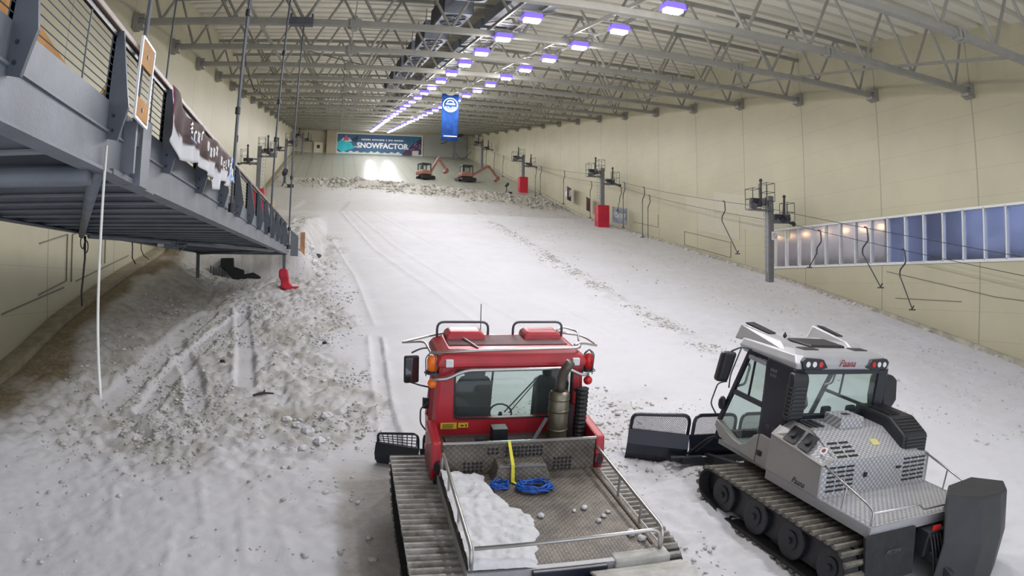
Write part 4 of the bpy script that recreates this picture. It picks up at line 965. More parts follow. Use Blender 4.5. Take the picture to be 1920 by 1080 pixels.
# ------------------------------------------------------------------ snow groomers
def pose(o, x, y, z, hd, pt, rl):
    h, p, r = [math.radians(a) for a in (hd, pt, rl)]
    Rz = Matrix.Rotation(-h, 4, 'Z'); Rx = Matrix.Rotation(p, 4, 'X'); Ry = Matrix.Rotation(r, 4, 'Y')
    o.matrix_world = Matrix.Translation((x, y, z)) @ Rz @ Rx @ Ry
def track(root, xo, xi, yr, yf, zt, zb_=.04, rise=.28, nbar=54, cleat=ALU, R=None, wheels=4):
    """belt with cross bars; yr/yf ends, top height zt"""
    R = R or (zt - zb_) / 2
    P = []
    for a in np.linspace(90, 270, 10): P.append((yr + R + R * math.cos(math.radians(a)) , zb_ + R + R * math.sin(math.radians(a))))
    rf = R * .82
    P.append((yf - .75, zb_))
    for a in np.linspace(-62, 90, 9): P.append((yf - rf + rf * math.cos(math.radians(a)), zt - rf + rf * math.sin(math.radians(a))))
    n = len(P); c = MB(); ins = []
    cy = sum(p[0] for p in P) / n; 
    for i in range(n):
        a, q, d = P[i - 1], P[i], P[(i + 1) % n]; tx, tz = d[0] - a[0], d[1] - a[1]; l = math.hypot(tx, tz); ins.append((q[0] + tz / l * -.035 * -1 * -1 if False else q[0] - (-tz / l) * -.035, q[1] - (tx / l) * -.035))
    tr = empty('track', (0, 0, 0)); tr.parent = root
    b = MB()
    for k, (xa, xb) in enumerate(((xo, xo + (xi - xo) * .30), (xo + (xi - xo) * .36, xo + (xi - xo) * .64), (xo + (xi - xo) * .70, xi))):
        m = len(P); V = []
        for x in (xa, xb):
            V += [(x, p[0], p[1]) for p in P] + [(x, p[0], p[1]) for p in ins]
        F = []
        for i in range(m):
            j = (i + 1) % m
            F += [(i, j, 2 * m + j, 2 * m + i), (m + j, m + i, 3 * m + i, 3 * m + j), (i, m + i, m + j, j), (2 * m + j, 3 * m + j, 3 * m + i, 2 * m + i)]
        b.add(V, F)
    b.build('belt', RUBBER, tr)
    L = [0]
    for i in range(n): L.append(L[-1] + math.dist(P[i], P[(i + 1) % n]))
    b = MB()
    for k in range(nbar):
        s = L[-1] * k / nbar; i = max(j for j in range(n) if L[j] <= s); t = (s - L[i]) / (L[i + 1] - L[i]); a, q = P[i], P[(i + 1) % n]
        y, z = a[0] + (q[0] - a[0]) * t, a[1] + (q[1] - a[1]) * t; ty, tzz = (q[0] - a[0]), (q[1] - a[1]); l = math.hypot(ty, tzz); ty /= l; tzz /= l
        ny, nz = tzz, -ty
        if (y - cy) * ny + (z - (zt + zb_) / 2) * nz < 0: ny, nz = -ny, -nz
        w = .045; V = []
        for x in (xo - .02, xi + .02):
            for (u, h) in ((-w, -.0), (w, -.0), (w * .5, .055), (-w * .35, .055)): V.append((x, y + ty * u + ny * h, z + tzz * u + nz * h))
        b.add(V, [(0, 1, 2, 3), (7, 6, 5, 4), (0, 4, 5, 1), (1, 5, 6, 2), (2, 6, 7, 3), (3, 7, 4, 0)])
    b.build('cross_bars', cleat, tr)
    ww = abs(xi - xo)
    xc = (xo + xi) / 2
    for i in range(wheels):
        y = yr + R + .05 + (yf - yr - R - rf - .35) * i / (wheels - 1) * .98; rr = R * .92
        w = MB(); w.cyl((xc - ww * .40, y, zb_ + .03 + rr), (xc + ww * .40, y, zb_ + .03 + rr), rr, 20); o = w.build('road_wheel', BLACK, tr, bevel=.02)
        q = MB(); sx = -1 if xo < xi else 1
        x0 = xc + sx * ww * .40; q.cyl((x0, y, zb_ + .03 + rr), (x0 + sx * .02, y, zb_ + .03 + rr), rr * .5, 16); q.cyl((x0 + sx * .02, y, zb_ + .03 + rr), (x0 + sx * .05, y, zb_ + .03 + rr), rr * .17, 8); q.build('hub', DARKM, o)
    w = MB(); w.ext((xc - ww * .30, yr + R, zb_ + .10), (xc + ww * .30, yf - rf, zt - .10)); w.build('track_frame', BLACK, tr, bevel=.02)
    w = MB(); zc = zt - rf; w.cyl((xc - ww * .3, yf - rf, zc), (xc + ww * .3, yf - rf, zc), rf * .86, 18)
    for i in range(14):
        a = 2 * PI * i / 14; w.bar((xc - ww * .3, yf - rf + rf * .8 * math.cos(a), zc + rf * .8 * math.sin(a)), (xc + ww * .3, yf - rf + rf * .8 * math.cos(a), zc + rf * .8 * math.sin(a)), .05)
    w.build('sprocket', BLACK, tr)
    return tr
def mesh_grid(b, A, B, C, D, nu, nv, r, diag=False):
    """wire mesh on the quad A B (bottom) D C (top)"""
    A, B, C, D = map(Vector, (A, B, C, D))
    def pt(u, v): return (A * (1 - u) + B * u) * (1 - v) + (D * (1 - u) + C * u) * v
    if not diag:
        for i in range(nu + 1): b.tube([pt(i / nu, 0), pt(i / nu, 1)], r, 4)
        for j in range(nv + 1): b.tube([pt(0, j / nv), pt(1, j / nv)], r, 4)
    else:
        for i in range(-nv, nu + 1):
            for s in (1, -1):
                u0, u1 = (i, i + nv) if s > 0 else (i + nv, i); t0, t1 = 0., 1.
                f = lambda t: u0 + (u1 - u0) * t
                lo, hi = min(u0, u1), max(u0, u1)
                if hi <= 0 or lo >= nu: continue
                ta, tb = (0 - u0) / (u1 - u0), (nu - u0) / (u1 - u0); ta, tb = min(ta, tb), max(ta, tb); t0, t1 = max(0, ta), min(1, tb)
                if t1 - t0 < .01: continue
                b.tube([pt(f(t0) / nu, t0), pt(f(t1) / nu, t1)], r, 4)
def blade(root, y, W2, z0, z1, ztop, wing, m, mesh_m, n=44, diag=True, frame_r=.035):
    """curved front blade, wings swept forward, wire guard above"""
    bl = empty('blade', (0, 0, 0)); bl.parent = root
    prof = [(0.02, z0), (-.10, z0 + (z1 - z0) * .3), (-.12, z0 + (z1 - z0) * .6), (-.04, z1)]
    segs = [(-W2 - wing[0], y + wing[1]), (-W2, y), (W2, y), (W2 + wing[0], y + wing[1])]
    for i in range(3):
        (xa, ya), (xb, yb) = segs[i], segs[i + 1]
        P = prof + [(p[0] + .05, p[1]) for p in prof[::-1]]
        d = Vector((xb - xa, yb - ya, 0)).normalized(); nrm = Vector((-d.y, d.x, 0))
        rings = []
        for (x, yy) in ((xa, ya), (xb, yb)): rings.append([(x + nrm.x * (u + .0), yy + nrm.y * (u + .0), z) for u, z in P])
        b = MB(); b.loft(rings); b.build('plate' if i == 1 else 'wing', m, bl)
    for i in range(3):
        (xa, ya), (xb, yb) = segs[i], segs[i + 1]; sub = [(0, 1)] if i != 1 else [(0, .5), (.5, 1)]
        for a0, a1 in sub:
            p = lambda t, z: Vector((xa + (xb - xa) * t, ya + (yb - ya) * t, z))
            e = .03; A, B, C, D = p(a0 + e, z1), p(a1 - e, z1), p(a1 - e, ztop), p(a0 + e, ztop)
            if i == 0: D = p(a0 + e, ztop - .1)
            if i == 2: C = p(a1 - e, ztop - .1)
            f = MB(); f.tube(arcpts([A, D, C, B], .16, 4), frame_r, 6); o = f.build('guard_frame', m, bl)
            w = MB(); nu = max(8, int((B - A).length / .042)) if diag else max(4, int((B - A).length / .09)); mesh_grid(w, A + (B - A) * .05, B + (A - B) * .05, C * .9 + D * .03 + B * .07, D * .9 + A * .1, nu, 8 if diag else 4, .0055 if diag else .009, diag); w.build('wire_mesh', mesh_m, o)
    return bl
MESHW = mat('pale_wire_mesh', (.45, .45, .47), .4, .4)

def red_groomer():
    r = empty('snow_groomer'); tag(r, 'red snow groomer with a flat snow covered load bed, parked on the left', 'snow groomer', 'snow groomers')
    P = lambda b, nm, m, par=None, **k: b.build(nm, m, par or r, **k)
    b = MB(); b.ext((-.82, .25, .30), (.86, 4.3, .98)); P(b, 'chassis', BLACK_S, bevel=.03)
    track(r, -1.74, -.92, -.35, 3.75, .93, nbar=66, wheels=4); track(r, 1.52, .80, .15, 3.75, .93, nbar=66, wheels=4)
    # load bed
    b = MB(); b.ext((-1.16, .12, 1.02), (1.16, 2.52, 1.10)); bed = P(b, 'load_bed', PLATE_R, bevel=.01)
    b = MB(); b.ext((-1.17, .04, .93), (1.17, .12, 1.10)); b.ext((-1.175, .1, .93), (-1.16, 2.5, 1.10)); b.ext((1.16, .1, .93), (1.175, 2.5, 1.10)); P(b, 'bed_edge', mat('grey_bed_edge', (.42, .42, .43), .5, .2))
    b = MB(); b.ext((-.46, -.02, .97), (.40, .06, 1.09)); P(b, 'tail_board', BLACK_S, bevel=.01)
    b = MB(); b.ext((.50, .0, .96), (1.18, .2, 1.115)); P(b, 'frosted_step', SNOWDIRT, bevel=.02)
    b = MB(); b.ext((1.05, .3, 1.10), (1.075, 2.45, 1.115)); P(b, 'floor_rail', mat('rusty_edge', (.12, .08, .06), .7))
    b = MB()
    for i in range(9): x = -.42 + i * .095; b.tube([(x, -.05, .98), (x + .02 * math.sin(i * 2), -.1, .75), (x + .03, -.06, .42)], .02, 6)
    b.ext((-.46, -.02, .35), (.40, .02, .97)); P(b, 'hose_bundle', mat('dark_green_black_hose', (.012, .025, .022), .4))
    b = MB(); b.prism([(-.75, .35), (.0, .35), (.0, .98), (-.35, 1.10), (-.75, .95)], 'x', .18, 1.33); tl = P(b, 'tiller_cover', BLACK_S, bevel=.04)
    b = MB(); b.prism([(-.76, .96), (-.35, 1.115), (.0, .99), (.0, 1.03), (-.35, 1.15), (-.76, .99)], 'x', .19, 1.32); b.build('frost', SNOWDIRT, tl, bevel=.02)
    b = MB(); b.ext((-1.1, -.3, .4), (-.55, .0, .9)); P(b, 'rear_hitch', DARKM, bevel=.02)
    # rails of the bed
    def rail(nm, path, posts):
        b = MB(); b.tube(arcpts(path, .18, 5), .024, 8); o = P(b, nm, CHROME, smooth=True)
        for p, q in posts: c = MB(); c.tube([p, q], .017, 6); c.build('post', CHROME, o)
    rail('left_rail', [(-1.12, 2.42, 1.12), (-1.12, 2.42, 1.52), (-1.12, .08, 1.38), (-1.12, .08, 1.10)], [((-1.12, 1.75, 1.1), (-1.12, 1.75, 1.47)), ((-1.12, .95, 1.1), (-1.12, .95, 1.43))])
    rail('right_rail', [(1.13, 2.62, 1.12), (1.13, 2.62, 1.42), (1.13, .2, 1.36), (1.13, .2, 1.10)], [((1.13, 1.6, 1.1), (1.13, 1.6, 1.40)), ((1.13, .85, 1.1), (1.13, .85, 1.38))])
    rail('rear_rail', [(-1.08, .14, 1.36), (1.06, .14, 1.40), (1.10, .16, 1.10)], [])
    # engine cover
    b = MB(); b.ext((-1.10, 2.56, 1.05), (1.10, 3.30, 1.38)); b.ext((-1.10, 2.52, 1.05), (1.10, 2.56, 1.57)); eng = P(b, 'engine_cover', PLATE_R, bevel=.02)
    for (x0, z0, nx, nz, s) in ((-.79, 1.08, 5, 4, .058), (.50, 1.10, 5, 4, .058), (-.46, 1.40, 3, 2, .06), (-.20, 1.36, 10, 3, .055)):
        b = MB()
        for i in range(nx):
            for j in range(nz): b.cyl((x0 + i * s, 2.522, z0 + j * s), (x0 + i * s, 2.512, z0 + j * s), .021, 8)
        b.build('vent_grille', BLACK, eng)
    b = MB(); b.ext((-1.0, 2.62, 1.38), (.3, 3.2, 1.41)); b.build('lid_grating', mat('dark_grating', (.10, .10, .095), .6, .3, var=.5, scale=20), eng)
    b = MB(); b.ext((-.34, 2.85, 1.40), (-.12, 3.05, 1.62)); b.build('filler_cap', BLACK, eng); b = MB(); b.ext((-.62, 2.64, 1.40), (-.5, 2.74, 1.56)); b.build('lid_latch', BLACK, eng)
    b = MB()
    b.loft([[(-.44, 2.20, 1.10), (.38, 2.20, 1.10), (.38, 2.52, 1.10), (-.44, 2.52, 1.10)], [(-.37, 2.26, 1.30), (.30, 2.26, 1.30), (.30, 2.52, 1.34), (-.37, 2.52, 1.34)]]); P(b, 'step_box', PLATE_R, bevel=.012)
    b = MB(); b.ext((-.365, 2.24, 1.297), (.295, 2.27, 1.318)); b.ext((-1.10, 2.505, 1.555), (1.10, 2.53, 1.585)); P(b, 'worn_edges', CHROME)
    # cab
    zc0 = 1.28
    outer = rrect(-1.12, 0, 1.12, 1.0, .10, 4); inner = rrect(-.85, 0, .95, 1.0, .09, 4)
    def rear(dy):
        def f(u, w): 
            z = 1.30 + w * (2.45 - 1.30); k = 1 - .06 * w
            return (u * k, 3.26 + dy + .03 * w, z)
        return f
    def rearin(dy):
        def f(u, w): z = 1.64 + w * .73; return (u * .97, 3.26 + dy + .03 * (z - 1.42), z)
        return f
    n = len(outer); A = [rear(0)(*p) for p in outer]; B = [rearin(0)(*p) for p in inner]; A2 = [rear(.07)(*p) for p in outer]; B2 = [rearin(.07)(*p) for p in inner]
    b = MB(); F = []
    for i in range(n):
        j = (i + 1) % n; F += [(i, j, n + j, n + i), (2 * n + j, 2 * n + i, 3 * n + i, 3 * n + j), (j, i, 2 * n + i, 2 * n + j), (n + i, n + j, 3 * n + j, 3 * n + i)]
    b.add(A + B + A2 + B2, F); cab = P(b, 'cab', RED)
    b = MB(); gi = [rearin(-.012)(u * 1.03, (w - .5) * 1.05 + .5) for u, w in inner]; g2 = [rearin(-.012)(*p) for p in inner]; g3 = [(p[0], p[1] + .03, p[2]) for p in gi]; g4 = [(p[0], p[1] + .03, p[2]) for p in g2]
    b.add(gi + g2 + g3 + g4, F); b.build('window_seal', BLACK, cab)
    def pane(nm, pts, m=GLASS_V): q = MB(); q.add([tuple(p) for p in pts], [tuple(range(len(pts)))]); o = q.build(nm, m, cab); s = o.modifiers.new('thick', 'SOLIDIFY'); s.thickness = .005; return o
    pane('rear_window', [rearin(.03)(*p) for p in inner])
    # side walls, corner posts, front
    for s in (-1, 1):
        X0, X1 = 1.12 * s, 1.055 * s
        b = MB(); b.prism([(3.26, 1.0), (4.5, 1.0), (4.55, 1.25), (3.27, 1.50)], 'x', X0 - .05 * s, X0); b.build('side_panel', RED, cab, bevel=.01)
        for pa, pb, w in (((X0 - .03 * s, 3.33, 1.4), (X1 - .03 * s, 3.35, 2.48), .12), ((X0 - .03 * s, 4.0, 1.3), (X1 - .03 * s, 3.95, 2.5), .07), ((X0 - .04 * s, 4.55, 1.2), (X1 - .06 * s, 4.2, 2.5), .07)): q = MB(); q.bar(pa, pb, w, w); q.build('door_post', RED, cab)
        pane('side_window', [(X0 - .03 * s, 3.35, 1.5), (X0 - .03 * s, 4.53, 1.25), (X1 - .04 * s, 4.2, 2.5), (X1 - .03 * s, 3.35, 2.5)])
    b = MB(); b.ext((-1.1, 4.48, .85), (1.1, 4.57, 1.18)); b.build('front_panel', RED, cab, bevel=.02)
    b = MB(); b.bar((-.06, 4.54, 1.2), (-.06, 4.2, 2.5), .03); b.build('front_mullion', BLACK, cab)
    pane('windscreen', [(-1.07, 4.54, 1.18), (1.07, 4.54, 1.18), (1.0, 4.2, 2.5), (-1.0, 4.2, 2.5)])
    for x in (-.55, .45):
        b = MB(); b.bar((x - .25, 4.50, 1.25), (x + .2, 4.36, 1.85), .02); b.bar((x - .17, 4.50, 1.23), (x + .24, 4.35, 1.85), .015); b.bar((x + .2, 4.36, 1.85), (x + .26, 4.34, 1.9), .05); b.build('wiper', BLACK, cab)
    b = MB(); b.ext((-1.0, 3.35, .85), (1.0, 4.46, .95)); b.prism([(4.15, .95), (4.46, .95), (4.46, 1.22), (4.28, 1.27)], 'x', -1.0, 1.0); b.build('dashboard', CABFLOOR, cab)
    for x in (-.50, .70):
        st = MB(); st.ext((x - .25, 3.6, .95), (x + .25, 4.0, 1.35)); o = st.build('seat', SEATM, cab, bevel=.05)
        k = MB(); k.loft([[(x - .27, 3.58, 1.45), (x + .27, 3.58, 1.45), (x + .27, 3.76, 1.45), (x - .27, 3.76, 1.45)], [(x - .28, 3.52, 2.05), (x + .28, 3.52, 2.05), (x + .28, 3.66, 2.05), (x - .28, 3.66, 2.05)], [(x - .2, 3.5, 2.2), (x + .2, 3.5, 2.2), (x + .2, 3.62, 2.2), (x - .2, 3.62, 2.2)]]); k.ext((x - .16, 3.5, 2.18), (x + .16, 3.62, 2.36)); k.build('seat_back', SEATM, o, bevel=.05)
    b = MB(); b.tube([(.05 + .18 * math.cos(a), 4.12 + .08 * math.sin(a), 1.38 + .13 * math.sin(a)) for a in np.linspace(0, 2 * PI, 15)[:-1]], .016, 5, True); b.bar((.05, 4.12, 1.38), (.05, 4.3, 1.15), .05); b.build('steering_wheel', BLACK, cab)
    # roof
    b = MB(); rings = []
    for (y0, y1, w, z) in ((3.20, 4.32, 1.10, 2.43), (3.20, 4.36, 1.12, 2.50), (3.24, 4.30, 1.06, 2.60), (3.36, 4.20, .93, 2.67)): rings.append([(-w, y0, z), (w, y0, z), (w, y1, z), (-w, y1, z)])
    b.loft(rings); roof_ = b.build('cab_roof', RED, cab, bevel=.03)
    b = MB(); b.ext((-.9, 3.55, 2.672), (.9, 4.12, 2.682)); b.build('anti_slip_strip', mat('worn_dark_red', (.13, .045, .05), .7, var=.4), roof_)
    for x in (-.60, .60):
        q = MB(); q.loft([[(x - .30, 3.85, 2.66), (x + .30, 3.85, 2.66), (x + .30, 4.25, 2.66), (x - .30, 4.25, 2.66)], [(x - .29, 3.87, 2.74), (x + .29, 3.87, 2.74), (x + .29, 4.23, 2.74), (x - .29, 4.23, 2.74)], [(x - .23, 3.9, 2.79), (x + .23, 3.9, 2.79), (x + .23, 4.2, 2.79), (x - .23, 4.2, 2.79)]]); q.build('roof_pod', RED, roof_, bevel=.02)
        q = MB(); q.tube(arcpts([(x - .40, 4.2, 2.62), (x - .40, 4.2, 2.87), (x + .40, 4.2, 2.87), (x + .40, 4.2, 2.62)], .12, 4), .02, 7); q.build('guard_hoop', GALV_D, roof_, smooth=True)
    q = MB(); q.tube(arcpts([(-1.2, 3.28, 2.64), (-.3, 3.26, 2.68), (1.0, 3.26, 2.70), (1.05, 3.4, 2.7)], .2, 3), .022, 7); q.tube(arcpts([(-1.2, 3.28, 2.64), (-1.22, 3.9, 2.64), (-1.58, 4.2, 2.54), (-1.0, 4.45, 2.6)], .12, 3), .018, 6); q.tube(arcpts([(-1.1, 4.3, 2.62), (-.75, 4.2, 2.72), (-.5, 3.4, 2.68)], .1, 3), .016, 6)
    q.tube(arcpts([(1.0, 3.5, 2.68), (1.25, 3.8, 2.62), (1.66, 4.2, 2.46), (1.45, 4.45, 2.58), (1.0, 4.35, 2.66)], .14, 4), .02, 6); q.tube(arcpts([(.95, 4.3, 2.7), (1.1, 4.5, 2.72), (1.35, 4.4, 2.66), (1.2, 3.9, 2.64)], .1, 3), .018, 6); q.build('roof_rack', CHROME, roof_, smooth=True)
    q = MB(); q.tube(arcpts([(-1.17, 3.2, 2.27), (-.98, 3.16, 2.28), (-.72, 3.16, 2.41), (.80, 3.16, 2.42), (1.02, 3.16, 2.31), (1.15, 3.2, 2.30)], .14, 4), .026, 8); q.build('rear_grab_rail', CHROME, cab, smooth=True)
    # beacons
    for s, m, nm in ((-1, ORANGE, 'orange_beacon'), (1, REDLENS, 'red_beacon')):
        x = 1.17 * s; q = MB(); q.cyl((x, 3.3, 2.33), (x, 3.3, 2.38), .085, 14); o = q.build(nm, BLACK, cab); c = MB(); c.tube([(x, 3.3, 2.37), (x, 3.3, 2.52), (x, 3.3, 2.58), (x, 3.3, 2.60)], [.075, .075, .06, .02], 14); c.build('lens', m, o, smooth=True)
        c = MB(); 
        for a in range(4): c.tube(arcpts([(x + .10 * math.cos(a * 1.57 + .4), 3.3 + .1 * math.sin(a * 1.57 + .4), 2.3), (x + .11 * math.cos(a * 1.57 + .4), 3.3 + .11 * math.sin(a * 1.57 + .4), 2.58), (x, 3.3, 2.66)], .05, 3), .009, 5)
        c.tube([(x + .11 * math.cos(a), 3.3 + .11 * math.sin(a), 2.34) for a in np.linspace(0, 2 * PI, 13)[:-1]], .009, 4, True); c.build('cage', GALV_D, o)
        q = MB(); q.ball((x, 3.26, 2.19), .07, 12); q.build('marker_lamp', m, cab, smooth=True)
        q = MB(); q.ext((x * .80 - .055, 3.17, 2.45), (x * .80 + .055, 3.23, 2.56)); q.build('work_lamp', WHITE_P, cab, bevel=.01)
    # mirrors and rails on the left
    q = MB(); q.box((-1.40, 4.05, 2.16), (.24, .07, .44), Matrix.Rotation(.15, 3, 'Z')); o = q.build('mirror', BLACK, cab, bevel=.04, seg=3); c = MB(); c.box((-1.40, 4.012, 2.16), (.19, .01, .38), Matrix.Rotation(.15, 3, 'Z')); c.build('mirror_glass', mat('mirror_glass', (.25, .27, .30), .05, .9), o)
    q = MB(); q.tube(arcpts([(-1.05, 4.2, 2.46), (-1.25, 4.1, 2.48), (-1.40, 4.05, 2.42)], .1, 4), .014, 6); q.tube([(-1.40, 4.07, 1.94), (-1.25, 4.1, 1.88), (-1.08, 4.1, 1.84)], .014, 6); q.build('mirror_arm', GALV_D, cab, smooth=True); q = MB(); q.tube(arcpts([(-1.1, 4.1, 1.84), (-1.13, 4.0, 1.62), (-1.26, 3.95, 1.56), (-1.26, 3.95, 1.30), (-1.17, 3.9, 1.2)], .08, 3), .014, 6); q.build('grab_tube', GALV_D, cab, smooth=True)
    q = MB(); q.ext((-1.22, 4.0, 1.52), (-1.1, 4.08, 1.70)); q.build('low_mirror', BLACK, cab, bevel=.02)
    # fenders
    for s in (-1, 1):
        q = MB(); q.prism([(2.55, 1.57), (3.3, 1.62), (3.4, 1.0), (3.1, .78), (2.66, .84), (2.5, 1.2)], 'x', 1.11 * s, 1.25 * s); o = q.build('fender', RED, r, bevel=.03)
        for (z, h) in ((1.22, .09), (.99, .10)):
            c = MB(); c.tube([(1.16 * s + .05 * math.cos(a) * s, 2.52, z + h * math.sin(a)) for a in np.linspace(0, 2 * PI, 13)[:-1]], .012, 5, True); c.prism([(1.18 * s + .045 * math.cos(a), z + h * .9 * math.sin(a)) for a in np.linspace(0, 2 * PI, 13)[:-1]], 'y', 2.50, 2.56); c.build('oval_opening', BLACK, o)
    # exhaust
    q = MB(); q.tube([(.64, 2.95, 1.38), (.64, 2.95, 1.42), (.64, 2.95, 2.10), (.64, 2.95, 2.14)], [.135, .15, .15, .13], 20); q.tube([(.64, 2.95, 1.84), (.64, 2.95, 1.88)], .157, 20); q.tube([(.64, 2.95, 1.55), (.64, 2.95, 1.58)], .157, 20); q.tube([(.64, 2.95, 2.02), (.64, 2.95, 2.05)], .155, 20); ex = q.build('exhaust_silencer', mat('heat_stained_steel', (.22, .20, .15), .35, .7, var=.4, scale=3), r, smooth=True)
    q = MB(); q.tube(arcpts([(.65, 2.95, 2.12), (.65, 2.95, 2.30), (.67, 2.92, 2.44), (.74, 2.86, 2.60)], .1, 4), .07, 12); q.build('tail_pipe', mat('sooty_pipe', (.13, .115, .095), .45, .6), ex, smooth=True)
    q = MB(); q.bar((.46, 2.92, 1.74), (.16, 2.66, 1.42), .045, .02); q.build('stay', GALV, r)
    q = MB(); q.tube([(1.0, 3.08, 2.12 - i * .03 / 1) for i in range(2)], .1, 10)
    pts = [(1.02, 3.05, 1.38 + i * .033) for i in range(24)]; q.tube(pts, [.085 + (.014 if i % 2 else 0) for i in range(24)], 12); q.tube([(.86, 3.05, 1.38), (.86, 3.05, 1.9)], .05, 8); q.build('air_intake_hose', HOSE, r)
    q = MB(); q.ext((-1.04, 3.235, 1.49), (-.80, 3.25, 1.585)); o = q.build('yellow_sticker', YELLOW, cab); q = MB(); q.ext((-.78, 3.235, 1.505), (-.63, 3.25, 1.58)); o2 = q.build('yellow_sticker', YELLOW, cab)
    q = MB()
    for i in range(4): q.ext((-1.01, 3.23, 1.505 + i * .018), (-.86 + .02 * (i % 2), 3.236, 1.511 + i * .018))
    q.build('sticker_print', BLACK_T, o); q = MB(); q.ext((-.74, 3.23, 1.53), (-.70, 3.236, 1.55)); q.ext((-.67, 3.23, 1.52), (-.655, 3.236, 1.56)); q.build('sticker_print', BLACK_T, o2)
    q = MB(); q.tube([(-.30, 4.28, 2.6), (-.31, 4.28, 3.14)], .007, 5); q.build('aerial', BLACK, cab)
    blade(r, 5.05, 1.15, -.04, .40, .66, (.74, .32), BLACK_S, GALV_D, diag=False, frame_r=.022)
    for s in (-1, 1): b = MB(); b.bar((.5 * s, 4.2, .4), (.6 * s, 5.4, .1), .14); P(b, 'push_arm', DARKM)
    b = MB(); b.bar((0, 4.2, .7), (0, 5.4, .2), .08); P(b, 'lift_ram', DARKM)
    pose(r, 2.5, 6.9, 6.9 * SLOPE, 1.5, 10.4, 0)
    return r
RG = red_groomer()

def silver_groomer():
    r = empty('snow_groomer'); tag(r, 'silver grey snow groomer with a glass cab, parked on the right', 'snow groomer', 'snow groomers')
    P = lambda b, nm, m, par=None, **k: b.build(nm, m, par or r, **k)
    b = MB(); b.ext((-.72, .1, .30), (.72, 3.5, .90)); P(b, 'chassis', BLACK, bevel=.03)
    BAR = mat('muddy_track_bar', (.20, .18, .15), .7, .1, var=.5, scale=6, bump=.25)
    track(r, -1.68, -.78, -.28, 3.42, .70, nbar=52, cleat=BAR, wheels=4); track(r, 1.68, .78, -.28, 3.42, .70, nbar=52, cleat=BAR, wheels=4)
    # deck
    b = MB(); b.ext((-1.27, -.15, .985), (1.27, .98, 1.03)); dk = P(b, 'rear_deck', PLATE_S, bevel=.008)
    b = MB(); b.ext((-1.28, -.17, .88), (1.28, -.14, 1.03)); b.ext((-1.29, -.15, .88), (-1.26, 2.2, 1.03)); b.ext((1.26, -.15, .88), (1.29, 2.2, 1.03)); P(b, 'deck_edge', SILVER_L)
    for s in (-1, 1):
        b = MB(); b.tube(arcpts([(1.22 * s, 1.02, 1.50), (1.22 * s, .02, 1.28), (1.22 * s, -.1, 1.22), (1.22 * s, -.1, 1.03)], .12, 4), .018, 7); o = P(b, 'deck_rail', CHROME, smooth=True)
        c = MB(); c.tube([(1.22 * s, .5, 1.03), (1.22 * s, .5, 1.385)], .015, 6); c.build('post', CHROME, o)
    b = MB(); b.tube(arcpts([(-1.2, -.09, 1.2), (-.2, -.09, 1.2), (-.05, -.09, 1.1), (.5, -.09, 1.1), (.5, -.09, 1.03)], .05, 3), .016, 6); P(b, 'rear_rail', CHROME, smooth=True)
    # engine hood
    H = [(.95, 1.03), (1.02, 1.55), (1.62, 1.82), (2.22, 1.84), (2.22, 1.03)]
    def ring(x, k): return [(x, y, z) for y, z in H]
    b = MB(); xs = [-1.26, -1.20, 1.20, 1.26]
    rings = []
    for x, dz in ((-1.27, -.27), (-1.0, 0), (1.0, 0), (1.27, -.27)):
        rings.append([(x * (1 if abs(x) < 1.1 else 1), y + (0 if z < 1.5 else .0), z + (dz if z > 1.6 else (dz * .15 if z > 1.5 else 0))) for y, z in H])
    b.loft(rings); hd = P(b, 'engine_hood', PLATE_S)
    b = MB(); b.prism([(.95, 1.02), (2.24, 1.02), (2.24, 1.60), (1.62, 1.585), (1.0, 1.50)], 'x', -1.30, -1.262); P(b, 'side_panel', SILVER, bevel=.012)
    b = MB(); b.prism([(.95, 1.02), (2.24, 1.02), (2.24, 1.60), (1.62, 1.585), (1.0, 1.50)], 'x', 1.262, 1.30); P(b, 'side_panel', SILVER, bevel=.012)
    b = MB()
    V = [(-1.30, .98, 1.50), (-1.30, 2.24, 1.60), (-1.02, 2.24, 1.85), (-1.02, 1.62, 1.832), (-1.02, 1.02, 1.565)]
    b.add(V, [(0, 1, 2, 3, 4)]); o = P(b, 'shoulder_panel', SILVER); so = o.modifiers.new('t', 'SOLIDIFY'); so.thickness = .012
    def on_sh(u, w): # u along y, w 0..1 up the shoulder
        return Vector((-1.30 + .28 * w - .006, u, 1.55 + .04 * (u - 1.6) + .27 * w + .008))
    for u in (1.38, 1.72):
        q = MB(); q.add([on_sh(u, .12), on_sh(u + .26, .12), on_sh(u + .26, .86), on_sh(u, .86)], [(0, 1, 2, 3)]); c = q.build('recess', BLACK, o); c.modifiers.new('t', 'SOLIDIFY').thickness = .01
        k = MB(); p = on_sh(u + .13, .5); k.cyl(p, p + Vector((-.03, 0, .03)), .06, 12); k.build('filler_cap', DARKM, c)
    q = MB(); p = on_sh(1.15, .5); q.cyl(p, p + Vector((-.006, 0, .006)), .065, 14); q.build('round_sticker', WHITE_P, o)
    q = MB(); q.cyl(p + Vector((-.006, 0, .006)), p + Vector((-.009, 0, .009)), .035, 12); q.build('sticker_print', RED_T, o)
    # vents
    b = MB()
    def slot(x, z, w): y = .95 + (z - 1.03) * .07 / .52; b.ext((x, y - .012, z), (x + w, y + .01, z + .026))
    for x0, n in ((-1.15, 3), (.62, 3)):
        for i in range(n):
            for j in range(6): slot(x0 + i * .20, 1.10 + j * .068, .16)
        b.build('vent_grille', BLACK, hd); b = MB()
    for i in range(2):
        for j in range(4):
            z = 1.58 + j * .04; y = 1.02 + (z - 1.55) * .6 / .27; b.box((-.82 + i * .25, y - .003, z + .002), (.2, .035, .014), Matrix.Rotation(.42, 3, 'X'))
    b.build('vent_grille', BLACK, hd)
